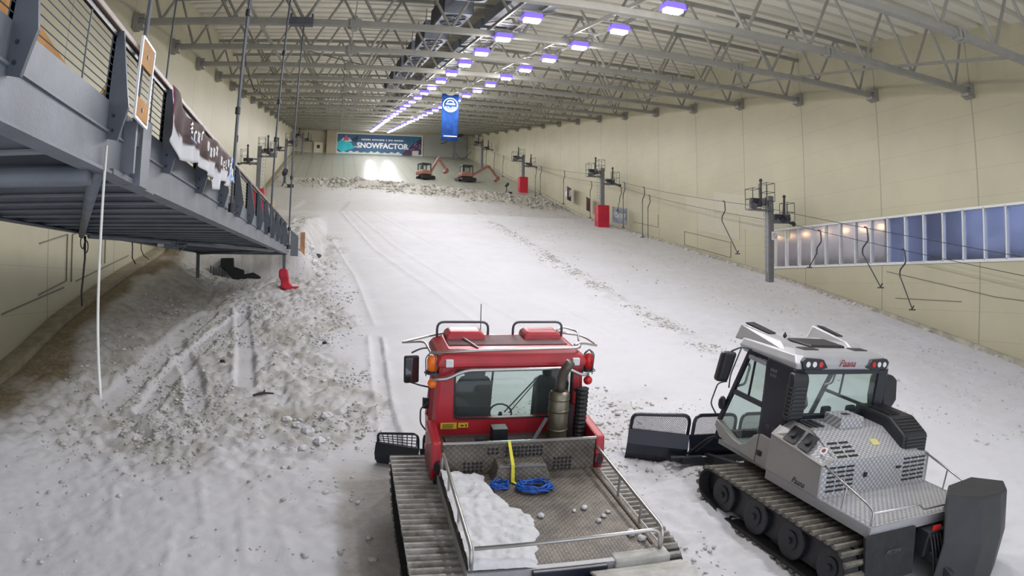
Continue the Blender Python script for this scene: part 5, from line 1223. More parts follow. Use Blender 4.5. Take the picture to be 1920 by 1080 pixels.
    b = MB(); b.ext((-.35, .955, 1.26), (-.29, .985, 1.33)); b.build('latch', BLACK, hd); b = MB(); b.ext((.42, .95, 1.33), (.52, .985, 1.36)); b.build('latch', BLACK, hd)
    b = MB(); b.box((.12, 1.30, 1.682), (.17, .14, .004), Matrix.Rotation(.42, 3, 'X')); o = b.build('yellow_sticker', mat('faded_yellow_sticker', (.60, .55, .22), .5), hd)
    b = MB()
    for i in range(3): b.ext((-.95 + i * .12, 1.75 + .0 * i, 1.842), (-.87 + i * .12, 2.1, 1.85))
    b.build('grip_strips', DARKM, hd)
    b = MB(); b.ext((-.42, 1.62, 1.82), (.10, 2.02, 2.0)); tb = P(b, 'tool_box', PLATE_S, bevel=.01)
    b = MB(); b.ext((-.22, 1.78, 2.0), (-.08, 1.86, 2.01)); b.build('handle', BLACK, tb)
    # black intake box on the right
    b = MB(); b.prism([(1.08, 1.42), (1.12, 1.80), (1.52, 2.0), (2.35, 2.02), (2.35, 1.42)], 'x', .62, 1.30); ib = P(b, 'intake_box', BLACK, bevel=.05)
    b = MB()
    for j in range(6): z = 1.47 + j * .055; b.ext((.70, 1.07 + j * .004, z), (1.24, 1.12, z + .022))
    for j in range(5): y = 1.2 + j * .065; b.box((.97, y, 1.845 + (y - 1.2) * .5), (.54, .02, .02), Matrix.Rotation(.46, 3, 'X'))
    for j in range(4): b.ext((.74 + j * .08, 1.6, 2.015), (.77 + j * .08, 2.1, 2.03))
    b.build('fins', mat('satin_black_fin', (.035, .036, .04), .4), ib)
    # cab
    X = 1.12
    cab = empty('cab'); cab.parent = r
    C = lambda b, nm, m, **k: b.build(nm, m, cab, **k)
    def pane(nm, pts, m=GLASS_V, par=None): q = MB(); q.add([tuple(p) for p in pts], [tuple(range(len(pts)))]); o = q.build(nm, m, par or cab); s = o.modifiers.new('thick', 'SOLIDIFY'); s.thickness = .005; return o
    for s in (-1, 1):
        xo, xi = X * s, (X - .06) * s
        sk = MB(); sk.prism([(3.93, 1.22), (3.74, 1.06), (2.22, .94), (2.22, 1.45), (2.62, 1.47), (2.80, 1.40), (2.98, 1.20), (3.12, 1.13), (3.35, 1.15), (3.62, 1.24), (3.90, 1.34)] if s < 0 else [(3.93, 1.18), (3.74, .98), (2.22, .90), (2.22, 1.40), (2.40, 1.35), (2.55, 1.12), (2.98, 1.02), (3.12, 1.02), (3.35, 1.03), (3.62, 1.12), (3.90, 1.24)], 'x', xi - .0 * s, xo + .06 * s); d = C(sk, 'door_skirt', SILVER, bevel=.012)
        q = MB(); q.ext((xo + .06 * s, 2.9, 1.22) if False else (xo + .055 * s, 2.52, 1.12), (xo + .085 * s, 2.62, 1.2)); q.build('door_handle', BLACK, d)
        q = MB(); q.ext((xo + .058 * s, 2.66, .98), (xo + .065 * s, 2.672, 1.46)); q.build('door_gap', BLACK, d)
        bp = MB(); bp.prism([(2.18, 1.45), (2.72, 1.45), (2.84, 2.62), (2.80, 2.70), (2.16, 2.66)] if s < 0 else [(2.18, 1.45), (2.34, 1.45), (2.36, 2.62), (2.34, 2.70), (2.16, 2.66)], 'x', xi, xo + .03 * s); bq = C(bp, 'rear_pillar', BLACK_S, bevel=.02)
        if s < 0:
            for i, (yy, zz) in enumerate(((2.70, 2.5), (2.64, 2.5), (2.58, 2.5))): 
                q = MB(); q.ext((xo - .034, yy - .045, zz), (xo - .03, yy, zz + .05)); q.ext((xo - .034, yy - .045, zz - .08), (xo - .03, yy - .01, zz - .03)); q.build('pillar_print', mat('grey_print', (.12, .12, .13), .5) if 'grey_print' not in bpy.data.materials else bpy.data.materials['grey_print'], bq)
            letters('PB 100', .09, bpy.data.materials['grey_print'], 'lettering', bq, Matrix.Translation((xo - .035, 2.45, 1.62)) @ Matrix.Rotation(-PI / 2, 4, 'Z') @ Matrix.Rotation(PI / 2, 4, 'X'), .002)
        fr = MB(); fr.bar((xo - .02 * s, 3.92, 1.3), (xo - .02 * s, 3.36, 2.66), .07, .07); fr.bar((xo - .02 * s, 2.8, 2.66), (xo - .02 * s, 3.38, 2.68), .06, .06); fr.bar((xo - .02 * s, 2.74 if s < 0 else 2.4, 1.90), (xo - .02 * s, 3.70, 1.92), .05, .08 if s < 0 else .05); fr.bar((xo - .02 * s, 2.74 if s < 0 else 2.4, 1.44), (xo - .02 * s, 2.84 if s < 0 else 2.42, 2.64), .05, .06); fr.bar((xo - .02 * s, 3.22, 1.92), (xo - .02 * s, 3.18, 2.66), .03, .03); C(fr, 'door_frame', BLACK_S)
        pane('door_glass', [(xo - .02 * s, 3.92, 1.32), (xo - .02 * s, 3.62, 1.22), (xo - .02 * s, 3.35, 1.14), (xo - .02 * s, 3.12, 1.12 if s < 0 else 1.0), (xo - .02 * s, 2.98, 1.19 if s < 0 else 1.0), (xo - .02 * s, 2.8 if s < 0 else 2.55, 1.39 if s < 0 else 1.1), (xo - .02 * s, 2.72 if s < 0 else 2.4, 1.45), (xo - .02 * s, 2.82 if s < 0 else 2.4, 2.66), (xo - .02 * s, 3.36, 2.66)])
        gl = MB(); gl.bar((xo - .01 * s, 2.86, 2.58), (xo - .01 * s, 3.34, 2.60), .05, .07); C(gl, 'top_trim', SILVER_L)
        oh = MB(); oh.tube(arcpts([(xo - .06 * s, 3.60, 2.02), (xo - .06 * s, 3.42, 2.10), (xo - .06 * s, 3.36, 2.42), (xo - .06 * s, 3.42, 2.46)], .06, 3), .022, 6); C(oh, 'grab_handle', SILVER_L, smooth=True)
    # rear face
    b = MB(); b.ext((-1.1, 2.16, 1.45), (1.1, 2.24, 1.90)); b.ext((-1.1, 2.16, 1.9), (-.90, 2.24, 2.64)); b.ext((.90, 2.16, 1.9), (1.1, 2.24, 2.64)); b.ext((-.9, 2.16, 2.57), (.9, 2.24, 2.66)); C(b, 'rear_frame', BLACK_S, bevel=.01)
    pane('rear_window', [(-.9, 2.19, 1.9), (.9, 2.19, 1.9), (.9, 2.19, 2.58), (-.9, 2.19, 2.58)])
    b = MB(); b.bar((-.55, 2.13, 1.78), (.1, 2.13, 1.88), .02); b.bar((-.9, 2.12, 1.95), (-.35, 2.12, 1.93), .015); C(b, 'rear_wiper', BLACK)
    b = MB(); b.prism([(2.02, 1.86), (2.17, 1.86), (2.17, 2.62), (2.06, 2.60), (2.02, 2.5)], 'x', -1.22, -.88); g = C(b, 'air_grille', BLACK, bevel=.04)
    b = MB()
    for j in range(8): b.ext((-1.19, 2.005, 1.92 + j * .065), (-.92, 2.03, 1.945 + j * .065)); b.ext((-1.235, 2.04, 1.92 + j * .065), (-1.21, 2.15, 1.945 + j * .065))
    b.build('louvres', bpy.data.materials['satin_black_fin'], g)
    # front
    pane('windscreen', [(-1.05, 3.96, 1.08), (1.05, 3.96, 1.08), (1.0, 3.38, 2.68), (-1.0, 3.38, 2.68)])
    b = MB(); b.bar((-1.08, 3.95, 1.02), (1.08, 3.95, 1.02), .1, .14); b.bar((-1.02, 3.38, 2.69), (1.02, 3.38, 2.69), .08, .08); C(b, 'front_frame', BLACK_S)
    b = MB(); b.ext((-1.05, 2.3, .88), (1.05, 3.9, .96)); b.prism([(3.6, .96), (3.9, .96), (3.9, 1.16), (3.72, 1.22)], 'x', -.2, .8); C(b, 'cab_floor', CABFLOOR)
    for x in (.05, .66):
        st = MB(); st.ext((x - .25, 2.6, .96), (x + .25, 3.05, 1.35)); o = C(st, 'seat', SEATM, bevel=.05)
        k = MB(); k.ext((x - .21, 2.42, 1.3), (x + .21, 2.56, 1.80)); k.ext((x - .11, 2.43, 1.78), (x + .11, 2.52, 1.95)); k.build('seat_back', SEATM, o, bevel=.06)
    b = MB(); b.tube([(-.0 + .19 * math.cos(a), 3.35 + .12 * math.sin(a), 1.6 + .13 * math.sin(a)) for a in np.linspace(0, 2 * PI, 15)[:-1]], .018, 5, True); b.bar((0, 3.35, 1.6), (0, 3.65, 1.2), .05); C(b, 'steering_wheel', BLACK)
    b = MB(); b.ext((-.55, 2.75, .96), (-.35, 3.1, 1.45)); b.bar((-.45, 3.0, 1.45), (-.42, 3.1, 1.7), .05); C(b, 'joystick_console', SEATM, bevel=.03)
    b = MB(); b.bar((-.38, 2.55, 1.92), (-.12, 3.2, 2.6), .05, .16); C(b, 'inner_pillar', SILVER_L)
    # roof
    b = MB()
    def rr_(w, y0, y1, z, c=.12): return [(-w + c, y0, z), (w - c, y0, z), (w, y0 + c, z), (w, y1 - c, z), (w - c, y1, z), (-w + c, y1, z), (-w, y1 - c, z), (-w, y0 + c, z)]
    b.loft([rr_(1.12, 2.13, 3.55, 2.65, .04), rr_(1.13, 2.12, 3.70, 2.74, .04), rr_(1.06, 2.18, 3.75, 2.86, .10), rr_(.92, 2.34, 3.60, 2.91, .12)]); rf = C(b, 'cab_roof', SILVER_L, bevel=.02)
    for s in (-1, 1):
        q = MB(); q.loft([[(.62 * s, 2.6, 2.88), (1.04 * s, 2.5, 2.84), (1.08 * s, 3.9, 2.80), (.66 * s, 3.95, 2.84)], [(.70 * s, 2.9, 2.98), (.92 * s, 2.85, 2.97), (1.0 * s, 3.86, 3.08), (.74 * s, 3.9, 3.10)]]); o = q.build('roof_scoop', SILVER_L, rf, bevel=.03)
        k = MB(); k.loft([[(.74 * s, 3.2, 3.02), (.9 * s, 3.2, 3.01), (.95 * s, 3.8, 3.085), (.77 * s, 3.8, 3.10)], [(.74 * s, 3.2, 3.04), (.9 * s, 3.2, 3.03), (.95 * s, 3.8, 3.10), (.77 * s, 3.8, 3.115)]]); k.build('scoop_inlet', BLACK, o)
        q = MB(); q.ext((.42 * s, 2.4, 2.87), (.78 * s, 2.62, 2.925)); q.build('dark_vent', BLACK, rf, bevel=.02)
        # lamp cluster
        q = MB(); P3 = [(.46, 2.69), (.58, 2.82), (.98, 2.84), (1.05, 2.78), (1.0, 2.66), (.62, 2.655)]; q.prism([(u * s, z) for u, z in P3], 'y', 2.09, 2.2); o = q.build('lamp_cluster', BLACK, rf, bevel=.015)
        for x, m in ((.64, REDLENS), (.78, WHITE_P), (.92, WHITE_P)): k = MB(); k.cyl((x * s, 2.095, 2.745), (x * s, 2.08, 2.745), .045, 14); k.build('lamp', m, o)
    b = MB(); b.loft([[(-.42, 2.62, 2.905), (.42, 2.62, 2.905), (.46, 3.25, 2.91), (-.46, 3.25, 2.91)], [(-.40, 2.64, 2.95), (.40, 2.64, 2.95), (.44, 3.22, 2.96), (-.44, 3.22, 2.96)]]); b.build('roof_hatch', BLACK, rf, bevel=.02)
    b = MB(); b.ball((-.35, 3.4, 2.96), .04, 8); b.bar((-.35, 3.4, 2.9), (-.35, 3.4, 3.02), .02); b.build('aerial', BLACK, rf)
    letters('Paana', .17, RED_T, 'lettering', rf, Matrix.Translation((0, 2.11, 2.755)) @ Matrix.Rotation(PI / 2, 4, 'X'), .002, .35)
    letters('Paana', .13, BLACK_T, 'lettering', r, Matrix.Translation((-1.303, 1.42, 1.10)) @ Matrix.Rotation(-PI / 2, 4, 'Z') @ Matrix.Rotation(PI / 2, 4, 'X'), .002, .35)
    # mirrors
    q = MB(); q.loft([[(-1.62, 3.48, 2.12), (-1.42, 3.42, 2.12), (-1.40, 3.62, 2.12), (-1.6, 3.66, 2.12)], [(-1.60, 3.40, 2.66), (-1.36, 3.34, 2.66), (-1.34, 3.54, 2.64), (-1.58, 3.58, 2.64)]]); C(q, 'mirror', BLACK, bevel=.06, seg=3)
    q = MB(); q.tube(arcpts([(-1.46, 3.42, 2.66), (-1.3, 3.35, 2.76), (-1.12, 3.30, 2.72)], .08, 3), .016, 6); q.tube(arcpts([(-1.30, 3.36, 2.74), (-1.22, 3.66, 2.2), (-1.14, 3.75, 1.95)], .1, 3), .014, 6); q.tube(arcpts([(-1.16, 3.8, 2.05), (-1.28, 3.9, 2.0), (-1.3, 4.0, 1.6), (-1.18, 3.95, 1.42)], .08, 3), .014, 6); C(q, 'mirror_arm', GALV_D, smooth=True)
    q = MB(); q.ball((-1.18, 3.82, 1.66), .09, 10, (.7, 1, 1.4)); C(q, 'low_mirror', BLACK, smooth=True)
    q = MB(); q.loft([rr for rr in ([(1.22, 2.25, 1.86), (1.52, 2.25, 1.86), (1.52, 2.6, 1.86), (1.22, 2.6, 1.86)], [(1.18, 2.2, 2.1), (1.60, 2.2, 2.08), (1.60, 2.62, 2.08), (1.18, 2.62, 2.1)], [(1.18, 2.2, 2.42), (1.52, 2.2, 2.44), (1.52, 2.62, 2.44), (1.18, 2.62, 2.42)], [(1.22, 2.25, 2.52), (1.42, 2.25, 2.52), (1.42, 2.6, 2.52), (1.22, 2.6, 2.52)])]); C(q, 'right_intake', BLACK, bevel=.05, seg=3)
    # rear: mud flap, hitch, folded tiller cover
    b = MB(); b.loft([[(-1.40, -.22, .93), (-.30, -.22, .93), (-.30, -.17, .93), (-1.40, -.17, .93)], [(-1.32, -.38, .25), (-.28, -.38, .25), (-.28, -.33, .25), (-1.32, -.33, .25)]]); fl = P(b, 'mud_flap', RUBBER, bevel=.01)
    letters('PISTEN', .10, bpy.data.materials['grey_print'], 'lettering', fl, Matrix.Translation((-.8, -.305, .66)) @ Matrix.Rotation(PI / 2 + .2, 4, 'X'), .002)
    b = MB(); b.ext((-.1, -.35, .45), (.35, -.1, .85)); b.bar((.1, -.2, .5), (.15, -.8, .3), .12); P(b, 'rear_hitch', DARKM, bevel=.02)
    for i in range(4): b = MB(); b.cyl((.02 + i * .05, -.32, .82), (.02 + i * .05, -.32, .92), .02, 8); P(b, 'red_coupling', REDLENS)
    for i in range(5): x = -.05 + i * .08; b = MB(); b.tube(arcpts([(x, -.32, .82), (x - .02, -.45, .65), (x + .1, -.5, .35), (x + .05, -.6, .18)], .15, 4), .018, 6); P(b, 'hydraulic_hose', HOSE, smooth=True)
    # big folded cover
    b = MB()
    Q0 = [(-.12, -.66), (.62, -.95), (1.20, -.90), (1.66, -.68), (1.85, -.34), (1.30, .02), (.70, -.10)]
    top_ = [(x, y, 1.38 if i not in (0, 6) else 1.36) for i, (x, y) in enumerate([(.16, -.28), (.66, -.62), (1.15, -.66), (1.52, -.55), (1.84, -.28), (1.36, .10), (.62, .02)])]
    mid_ = [(x, y, .75) for x, y in [(.02, -.56), (.62, -.88), (1.18, -.86), (1.60, -.68), (1.84, -.34), (1.34, .05), (.64, -.05)]]
    low_ = [(x, y, -.12) for x, y in Q0]
    b.loft([low_, mid_, top_]); P(b, 'folded_tiller_cover', mat('dark_grey_rubber_cover', (.028, .03, .034), .5, var=.2), bevel=.03)
    blade(r, 4.75, 1.12, .10, .76, 1.14, (1.05, .50), BLACK_S, MESHW)
    for s in (-1, 1): b = MB(); b.bar((.5 * s, 3.5, .45), (.75 * s, 4.6, .35), .14); P(b, 'push_arm', DARKM)
    b = MB(); b.bar((-1.35, 4.55, .32), (.6, 4.5, .32), .12); P(b, 'cross_beam', DARKM)
    b = MB(); b.cyl((-1.55, 4.62, .34), (-.9, 4.55, .36), .055, 10); P(b, 'tilt_ram', DARKM)
    b = MB(); b.cyl((-.9, 4.55, .36), (-.72, 4.53, .36), .035, 10); P(b, 'ram_rod', CHROME)
    b = MB(); b.tube(arcpts([(-.9, 3.9, 1.0), (-1.0, 4.2, .9), (-.95, 4.5, .7), (-1.25, 4.6, .4)], .2, 4), .02, 6); b.tube(arcpts([(-.6, 3.9, .95), (-.7, 4.3, .95), (-1.1, 4.5, .5)], .2, 4), .018, 6); P(b, 'blade_hoses', HOSE, smooth=True)
    pose(r, 7.787, 6.775, 6.775 * SLOPE - .024, -3.0, 7.44, 3.2)
    return r
SG = silver_groomer()
# ------------------------------------------------------------------ things lying on the red groomer's bed
def bed_point(x, y, z=1.10): return RG.matrix_world @ Vector((x, y, z))
bpy.context.view_layer.update()
def bed_snow():
    # ragged heap of snow over the left half of the load bed
    nx, ny = 60, 90; xs = np.linspace(-1.15, .35, nx); ys = np.linspace(.06, 2.46, ny); X, Y = np.meshgrid(xs, ys)
    e = np.interp(Y, [.06, .25, .45, .8, 1.2, 1.45, 1.65, 1.9, 2.1, 2.4], [-.36, -.38, -.30, -.16, -.14, -.30, -.36, -.50, -.55, -.52]) + fbm(X * 5, Y * 5, 91, 3) * .10
    h = np.clip((e - X) / .16, -1, 1); up = .075 + fbm(X * 2.5, Y * 2.5, 95, 4) * .06 + .06 * np.clip((-.4 - X) / .7, 0, 1) + fbm(X * 9, Y * 9, 99, 3) * .045 + fbm(X * 22, Y * 22, 199, 2) * .015
    Z = np.where(h > 0, 1.098 + np.sqrt(np.clip(h, 0, 1)) * up * np.clip((2.46 - Y) / .1, 0, 1) * np.clip((Y - .03) / .12, 0, 1), 1.07)
    V = [tuple(p) for p in np.stack([X, Y, Z], -1).reshape(-1, 3)]; F = []
    for j in range(ny - 1):
        for i in range(nx - 1):
            q = (j * nx + i, j * nx + i + 1, (j + 1) * nx + i + 1, (j + 1) * nx + i)
            if max(V[k][2] for k in q) > 1.08: F.append(q)
    b = MB(); b.add(V, F); o = b.build('snow_load', SNOWLUMP, smooth=True); o.matrix_world = RG.matrix_world
    tag(o, 'ragged heap of snow covering the left of the red groomer load bed', 'snow heap', kind='stuff')
bed_snow()
rnd = random.Random(21)
for i, (x, y, s) in enumerate(((.55, 1.30, .05), (.72, 1.05, .035), (.40, 1.25, .03), (.82, 1.15, .03), (.62, .95, .04), (.9, .55, .07), (.98, .42, .06), (-.05, 1.18, .05))):
    b = MB(); lump_mesh(b, (0, 0, 0), s, rnd); o = b.build('snow_lump', SNOWLUMP, smooth=True); o.location = bed_point(x, y, 1.105 + s * .35)
    tag(o, 'small loose lump of snow on the bare part of the red groomer load bed', 'snow lump', 'snow lumps on the load bed')
def rope_coil(x, y, R, n, label):
    rd = random.Random(int(R * 100)); pts = []
    for i in range(n * 14):
        a = 2 * PI * i / 14; rr = R * (.55 + .45 * rd.random()); pts.append((rr * math.cos(a) * 1.25 + .03 * rd.random(), rr * math.sin(a) * .8, .015 + .11 * (i / (n * 14)) * rd.random() + .02 * rd.random()))
    o = MB().tube(pts, .011, 5).build('rope_coil', BLUE_ROPE, smooth=True); M = RG.matrix_world.copy(); o.matrix_world = M @ Matrix.Translation((x, y, 1.105)); tag(o, label, 'rope', None)
rope_coil(.05, 1.93, .22, 11, 'large tangled coil of blue rope on the red groomer load bed')
rope_coil(-.42, 2.02, .11, 6, 'small bunch of blue rope beside the step of the red groomer')
o = MB().add([(-.20 + dx, 2.49 + dy, z) for dx, dy, z in ((0, 0.02, 1.58), (.04, 0.02, 1.58), (.045, -.26, 1.34), (.0, -.26, 1.34), (.04, -.33, 1.12), (-.01, -.33, 1.12), (.10, -.40, 1.112), (.07, -.44, 1.112))], [(0, 1, 2, 3), (3, 2, 4, 5), (5, 4, 6, 7)]).build('webbing_strap', YELLOW_S)
o.modifiers.new('t', 'SOLIDIFY').thickness = .006; o.matrix_world = RG.matrix_world; tag(o, 'yellow webbing strap hanging over the step of the red groomer', 'strap')
# ------------------------------------------------------------------ small excavators at the top of the slope
DIG = mat('faded_orange_digger_paint', (.30, .145, .115), .6, var=.25, spec=.2)
def digger(label, x, y, hd, boom, s=1.0):
    r = empty('excavator', (x, y, gz(x, y) - .03), hd); tag(r, label, 'excavator', 'excavators near the top of the slope'); r.scale = (s, s, s)
    for sx in (-.62, .62):
        b = MB(); P = [(-.95, .15), (-.8, .02), (.8, .02), (.95, .15), (.9, .40), (.75, .48), (-.75, .48), (-.9, .40)]; b.prism(P, 'x', sx - .18, sx + .18); b.build('track', BLACK, r, bevel=.03)
    MB().ext((-.5, -.6, .3), (.5, .6, .55)).build('undercarriage', DARKM, r)
    b = MB(); b.loft([[(-.78, -.95, .58), (.78, -.95, .58), (.78, .55, .58), (-.78, .55, .58)], [(-.78, -.98, .95), (.78, -.98, .95), (.78, .5, .95), (-.78, .5, .95)], [(-.7, -.85, 1.15), (.7, -.85, 1.15), (.7, -.2, 1.15), (-.7, -.2, 1.15)]]); b.build('body', DIG, r, bevel=.05)
    b = MB(); b.ext((-.78, -.75, 1.9), (.42, .6, 2.05)); cb = b.build('cab_roof', BLACK, r, bevel=.05)
    b = MB()
    for xx in (-.72, .36):
        for yy in (-.68, .54): b = MB(); b.bar((xx, yy, .95), (xx, yy, 1.95), .09); b.build('cab_post', DARKM, cb)
    b = MB(); b.ext((-.4, -.45, 1.0), (.1, .1, 1.25)); b.ext((-.4, -.5, 1.2), (.1, -.38, 1.75)); b.build('seat', SEATM, cb)
    for pts in ([(-.74, -.66, 1.05), (-.74, .52, 1.05), (-.74, .52, 1.9), (-.74, -.66, 1.9)], [(-.7, -.69, 1.15), (.34, -.69, 1.15), (.34, -.69, 1.9), (-.7, -.69, 1.9)]):
        q = MB(); q.add(pts, [(0, 1, 2, 3)]); o = q.build('cab_glass', GLASS_V, cb); o.modifiers.new('t', 'SOLIDIFY').thickness = .006
    pts = boom
    a = MB(); a.bar(pts[0], pts[1], .24, .30); a.build('boom', DIG, r, bevel=.03); a = MB(); a.bar(pts[1], pts[2], .20, .26); a.build('dipper_arm', DIG, r, bevel=.03)
    a = MB(); a.cyl((Vector(pts[0]) + Vector(pts[1])) / 2 + Vector((0, 0, -.2)), pts[0], .06, 8); a.cyl((Vector(pts[1]) + Vector(pts[2])) / 2, Vector(pts[1]) + Vector((0, 0, .25)), .05, 8); a.build('ram', CHROME, r)
    c = Vector(pts[2]); a = MB(); P = [(-.05, .1), (.35, -.1), (.42, -.45), (.1, -.7), (-.25, -.55), (-.1, -.2)]; a.prism([(c.y + u, c.z + w) for u, w in P], 'x', c.x - .3, c.x + .3); a.build('bucket', BLACK if s < 1.02 else DIG, r, bevel=.02)
    a = MB(); a.ext((-.8, -1.35, .1), (.8, -1.25, .5)) if s > 1.02 else a.ext((-.7, .95, .1), (.7, 1.05, .45)); a.build('dozer_blade', DARKM, r)
digger('orange excavator with raised boom, left one of two at the top of the slope', 11.35, 87.0, -1.15, [(.25, .6, 1.0), (.25, 1.75, 2.9), (.25, 2.75, 1.7)], 1.02)
digger('orange excavator reaching to the right, next to the far lift tower', 16.6, 86.0, -1.45, [(.2, .6, .9), (.2, 2.6, 2.15), (.2, 3.6, .95)], 1.06)
# made-up machines standing for unclear dark figures beside the lift lines
def gun(x, y, label, s):
    r = empty('dark_machine', (x, y, gz(x, y) - .02)); tag(r, label, 'dark machine'); r.scale = (s, s, s)
    b = MB()
    for a in (0, 2.1, 4.2): b.bar((0, 0, .5), (.5 * math.cos(a), .5 * math.sin(a), .0), .05)
    b.build('tripod', LIFT_D, r); b = MB(); b.bar((0, 0, .4), (0, 0, 1.2), .12); b.build('column', LIFT_D, r)
    b = MB(); b.tube([(-.1, .3, 1.25), (0, 0, 1.35), (.12, -.45, 1.5)], [.2, .28, .24], 12); b.build('fan_barrel', LIFT_D, r)
    b = MB(); b.ext((.3, -.2, .0), (.9, .2, .25)); b.build('pump_box', BLACK, r)
gun(-5.7, 76.0, 'dark machine on a stand at the foot of the middle left lift tower', 1.15)
gun(19.5, 77.0, 'small dark machine left of the red tower padding on the right', .7)
# ------------------------------------------------------------------ bits lying on the snow
def clod(x, y, s, name, m, label, cat, group=None, seed=1):
    rd = random.Random(seed); b = MB(); lump_mesh(b, (0, 0, 0), s, rd); o = b.build(name, m, smooth=False); o.location = (x, y, gz(x, y) + s * .3); return tag(o, label, cat, group)
clod(-2.9, 17.9, .09, 'dark_clod', mat('black_clod', (.02, .02, .02), .8), 'black clod in the middle of the tyre marks on the left snow', 'clod', seed=4)
clod(-.75, 33.2, .16, 'dark_clod', mat('blue_black_clod', (.05, .06, .10), .7), 'blue black lump on the rough snow right of the timber post', 'clod', seed=5)
clod(-.25, 19.8, .07, 'dark_clod', bpy.data.materials['black_clod'], 'small black clod near the edge of the smooth lane', 'clod', seed=6)
def stick(x, y, a, L, label):
    z = gz(x, y); b = MB(); b.tube([(-L / 2, 0, .02), (0, .02, .06), (L / 2, -.01, .03)], [.03, .035, .02], 6); b.bar((0, 0, .05), (.08, .12, .1), .03); o = b.build('broken_stick', mat('dark_stick', (.04, .03, .03), .8)); o.location = (x, y, z); o.rotation_euler = (0, 0, a); tag(o, label, 'stick')
stick(-1.6, 15.6, .5, .5, 'broken dark stick lying on the churned snow left of the red groomer')
SB = [(-.55, 13.6, .17), (-.3, 13.2, .14), (-.75, 14.0, .12), (-.15, 14.4, .13), (-.6, 12.9, .1), (-1.0, 14.4, .11), (-.9, 30.5, .2), (-.5, 31.5, .22), (-.6, 29.5, .16), (-1.1, 32.5, .2), (-.2, 30.2, .14), (.0, 32.3, .16)]
for i, (x, y, s) in enumerate(SB):
    clod(x, y, s, 'snow_block', SNOWLUMP, 'broken white snow block lying on the churned snow left of the red groomer' if i < 6 else 'broken white snow block beside the far end of the walkway', 'snow block', 'snow blocks near the groomer' if i < 6 else 'snow blocks by the walkway', seed=30 + i)
# loose crumbs of snow nobody could count
def crumbs(name, n, pos, smin, smax, m, label, seed, flat=.65):
    rd = np.random.RandomState(seed)
    ico = [(0, 0, 1), (.894, 0, .447), (.276, .851, .447), (-.724, .526, .447), (-.724, -.526, .447), (.276, -.851, .447), (.724, .526, -.447), (-.276, .851, -.447), (-.894, 0, -.447), (-.276, -.851, -.447), (.724, -.526, -.447), (0, 0, -1)]
    fc = [(0, 1, 2), (0, 2, 3), (0, 3, 4), (0, 4, 5), (0, 5, 1), (1, 6, 2), (2, 7, 3), (3, 8, 4), (4, 9, 5), (5, 10, 1), (6, 7, 2), (7, 8, 3), (8, 9, 4), (9, 10, 5), (10, 6, 1), (11, 7, 6), (11, 8, 7), (11, 9, 8), (11, 10, 9), (11, 6, 10)]
    I = np.array(ico); x, y = pos(rd, n); k_ = ~(((x > .55) & (x < 4.4) & (y > 6.2) & (y < 12.6)) | ((x > 5.4) & (x < 10.2) & (y > 5.8) & (y < 10.6)) | ((np.abs(x + 1.9) < .6) & (np.abs(y - 27.3) < .6)) | ((np.abs(x + 3.9) < 1.1) & (np.abs(y - 29.1) < .4))); x, y = x[k_], y[k_]; z = ground_full(x, y)[0]; s = smin * (smax / smin) ** (rd.rand(len(x)) ** 2.2)
    k = len(x); V = I[None] * (.65 + .6 * rd.rand(k, 12, 1)) * s[:, None, None]; V[:, :, 2] *= flat
    a = rd.rand(k) * 6.28; ca, sa = np.cos(a), np.sin(a); st = 1 + rd.rand(k) * .7
    vx = V[:, :, 0] * st[:, None]; vy = V[:, :, 1]
    V = np.stack([vx * ca[:, None] - vy * sa[:, None] + x[:, None], vx * sa[:, None] + vy * ca[:, None] + y[:, None], V[:, :, 2] + (z + s * .22)[:, None]], -1).reshape(-1, 3)
    F = (np.array(fc)[None] + 12 * np.arange(k)[:, None, None]).reshape(-1, 3)
    me = bpy.data.meshes.new(name); me.vertices.add(len(V)); me.vertices.foreach_set('co', V.ravel().astype(np.float32)); me.loops.add(F.size); me.loops.foreach_set('vertex_index', F.ravel().astype(np.int32))
    me.polygons.add(len(F)); me.polygons.foreach_set('loop_start', np.arange(0, F.size, 3, dtype=np.int32)); me.update(calc_edges=True); me.materials.append(m)
    o = bpy.data.objects.new(name, me); COL.objects.link(o); tag(o, label, 'snow crumbs', kind='stuff')
def rej(f, x0, x1, y0, y1):
    def g(rd, n):
        X = np.zeros(0); Y = np.zeros(0)
        while len(X) < n:
            u = rd.rand(n * 3); x = x0 + (x1 - x0) * rd.rand(n * 3); y = y0 + (y1 - y0) * u ** 1.3; k = rd.rand(n * 3) < f(x, y); X = np.concatenate([X, x[k]]); Y = np.concatenate([Y, y[k]])
        return X[:n], Y[:n]
    return g
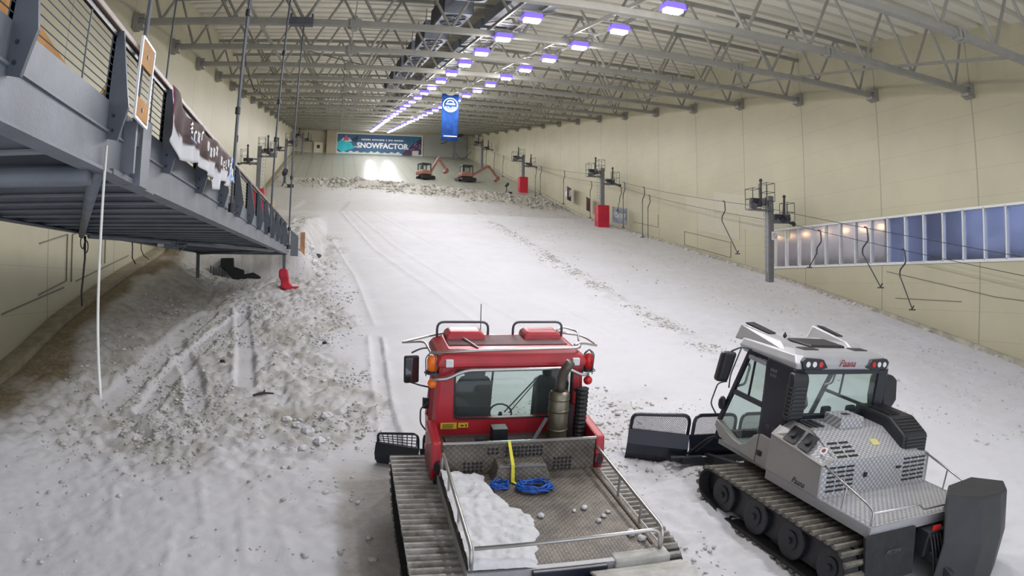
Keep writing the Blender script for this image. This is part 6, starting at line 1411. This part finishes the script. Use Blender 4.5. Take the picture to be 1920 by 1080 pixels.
RUBBLE = mat('grey_snow_rubble', (.47, .455, .41), .9, var=.35, scale=2, bump=.3, bscale=9)
cl = lambda x, y: np.clip(fbm(x * .7, y * .7, 61, 3) * 2.2 + .1, 0.02, 1)
crumbs('loose_snow_crumbs', 3600, rej(lambda x, y: cl(x, y) * sstep(.6, -.4, x - lane_l(y)) * sstep(-6.6, -5.2, x) * (.06 + .94 * sstep(12.0, 14.0, y)), -6.6, 1.2, 8, 34), .010, .055, SNOWLUMP, 'crumbled white snow scattered over the churned ground on the left', 1)
crumbs('dirty_snow_crumbs', 4200, rej(lambda x, y: cl(x + 9, y) * (.15 + .85 * sstep(11.5, 13.5, y)) * sstep(.6, -.4, x - lane_l(y)) * sstep(-6.6, -5.2, x), -6.6, 1.2, 9, 34), .010, .06, SNOWDIRT, 'greyish dirty crumbs scattered over the churned snow on the left', 2)
crumbs('loose_snow_crumbs', 1500, rej(lambda x, y: cl(x, y) * sstep(3.2, 4.2, x) * sstep(9, 6.5, x), 3, 9, 6.5, 16), .012, .05, SNOWDIRT, 'trodden snow crumbs between the two groomers', 3)
crumbs('slope_crumbs', 1200, rej(lambda x, y: cl(x, y) * np.exp(-((x - lane_r(y)) / .42) ** 2) * (y > 18), 8, 14, 18, 64), .018, .065, SNOWDIRT, 'line of dark crumbs along the right edge of the smooth lane', 4)
crumbs('slope_crumbs', 800, rej(lambda x, y: cl(x, y) * sstep(.5, 2, x - lane_r(y)), 11, 23, 10, 64), .015, .06, SNOWDIRT, 'sparse crumbs scattered over the right side of the slope', 5)
crumbs('snow_rubble', 3600, rej(lambda x, y: cl(x, y) * np.exp(-((y - ridge_y(x)) / 2.6) ** 2) * sstep(-5, 0, x), -5, 23, 64, 84), .04, .22, RUBBLE, 'broken snow rubble heaped across the slope below the diggers', 6, .8)
crumbs('wall_foot_rubble', 1600, rej(lambda x, y: cl(x, y), 23.0, 23.6, 12, 66), .04, .16, SNOWDIRT, 'dirty snow crumbs lying along the foot of the right wall', 7)
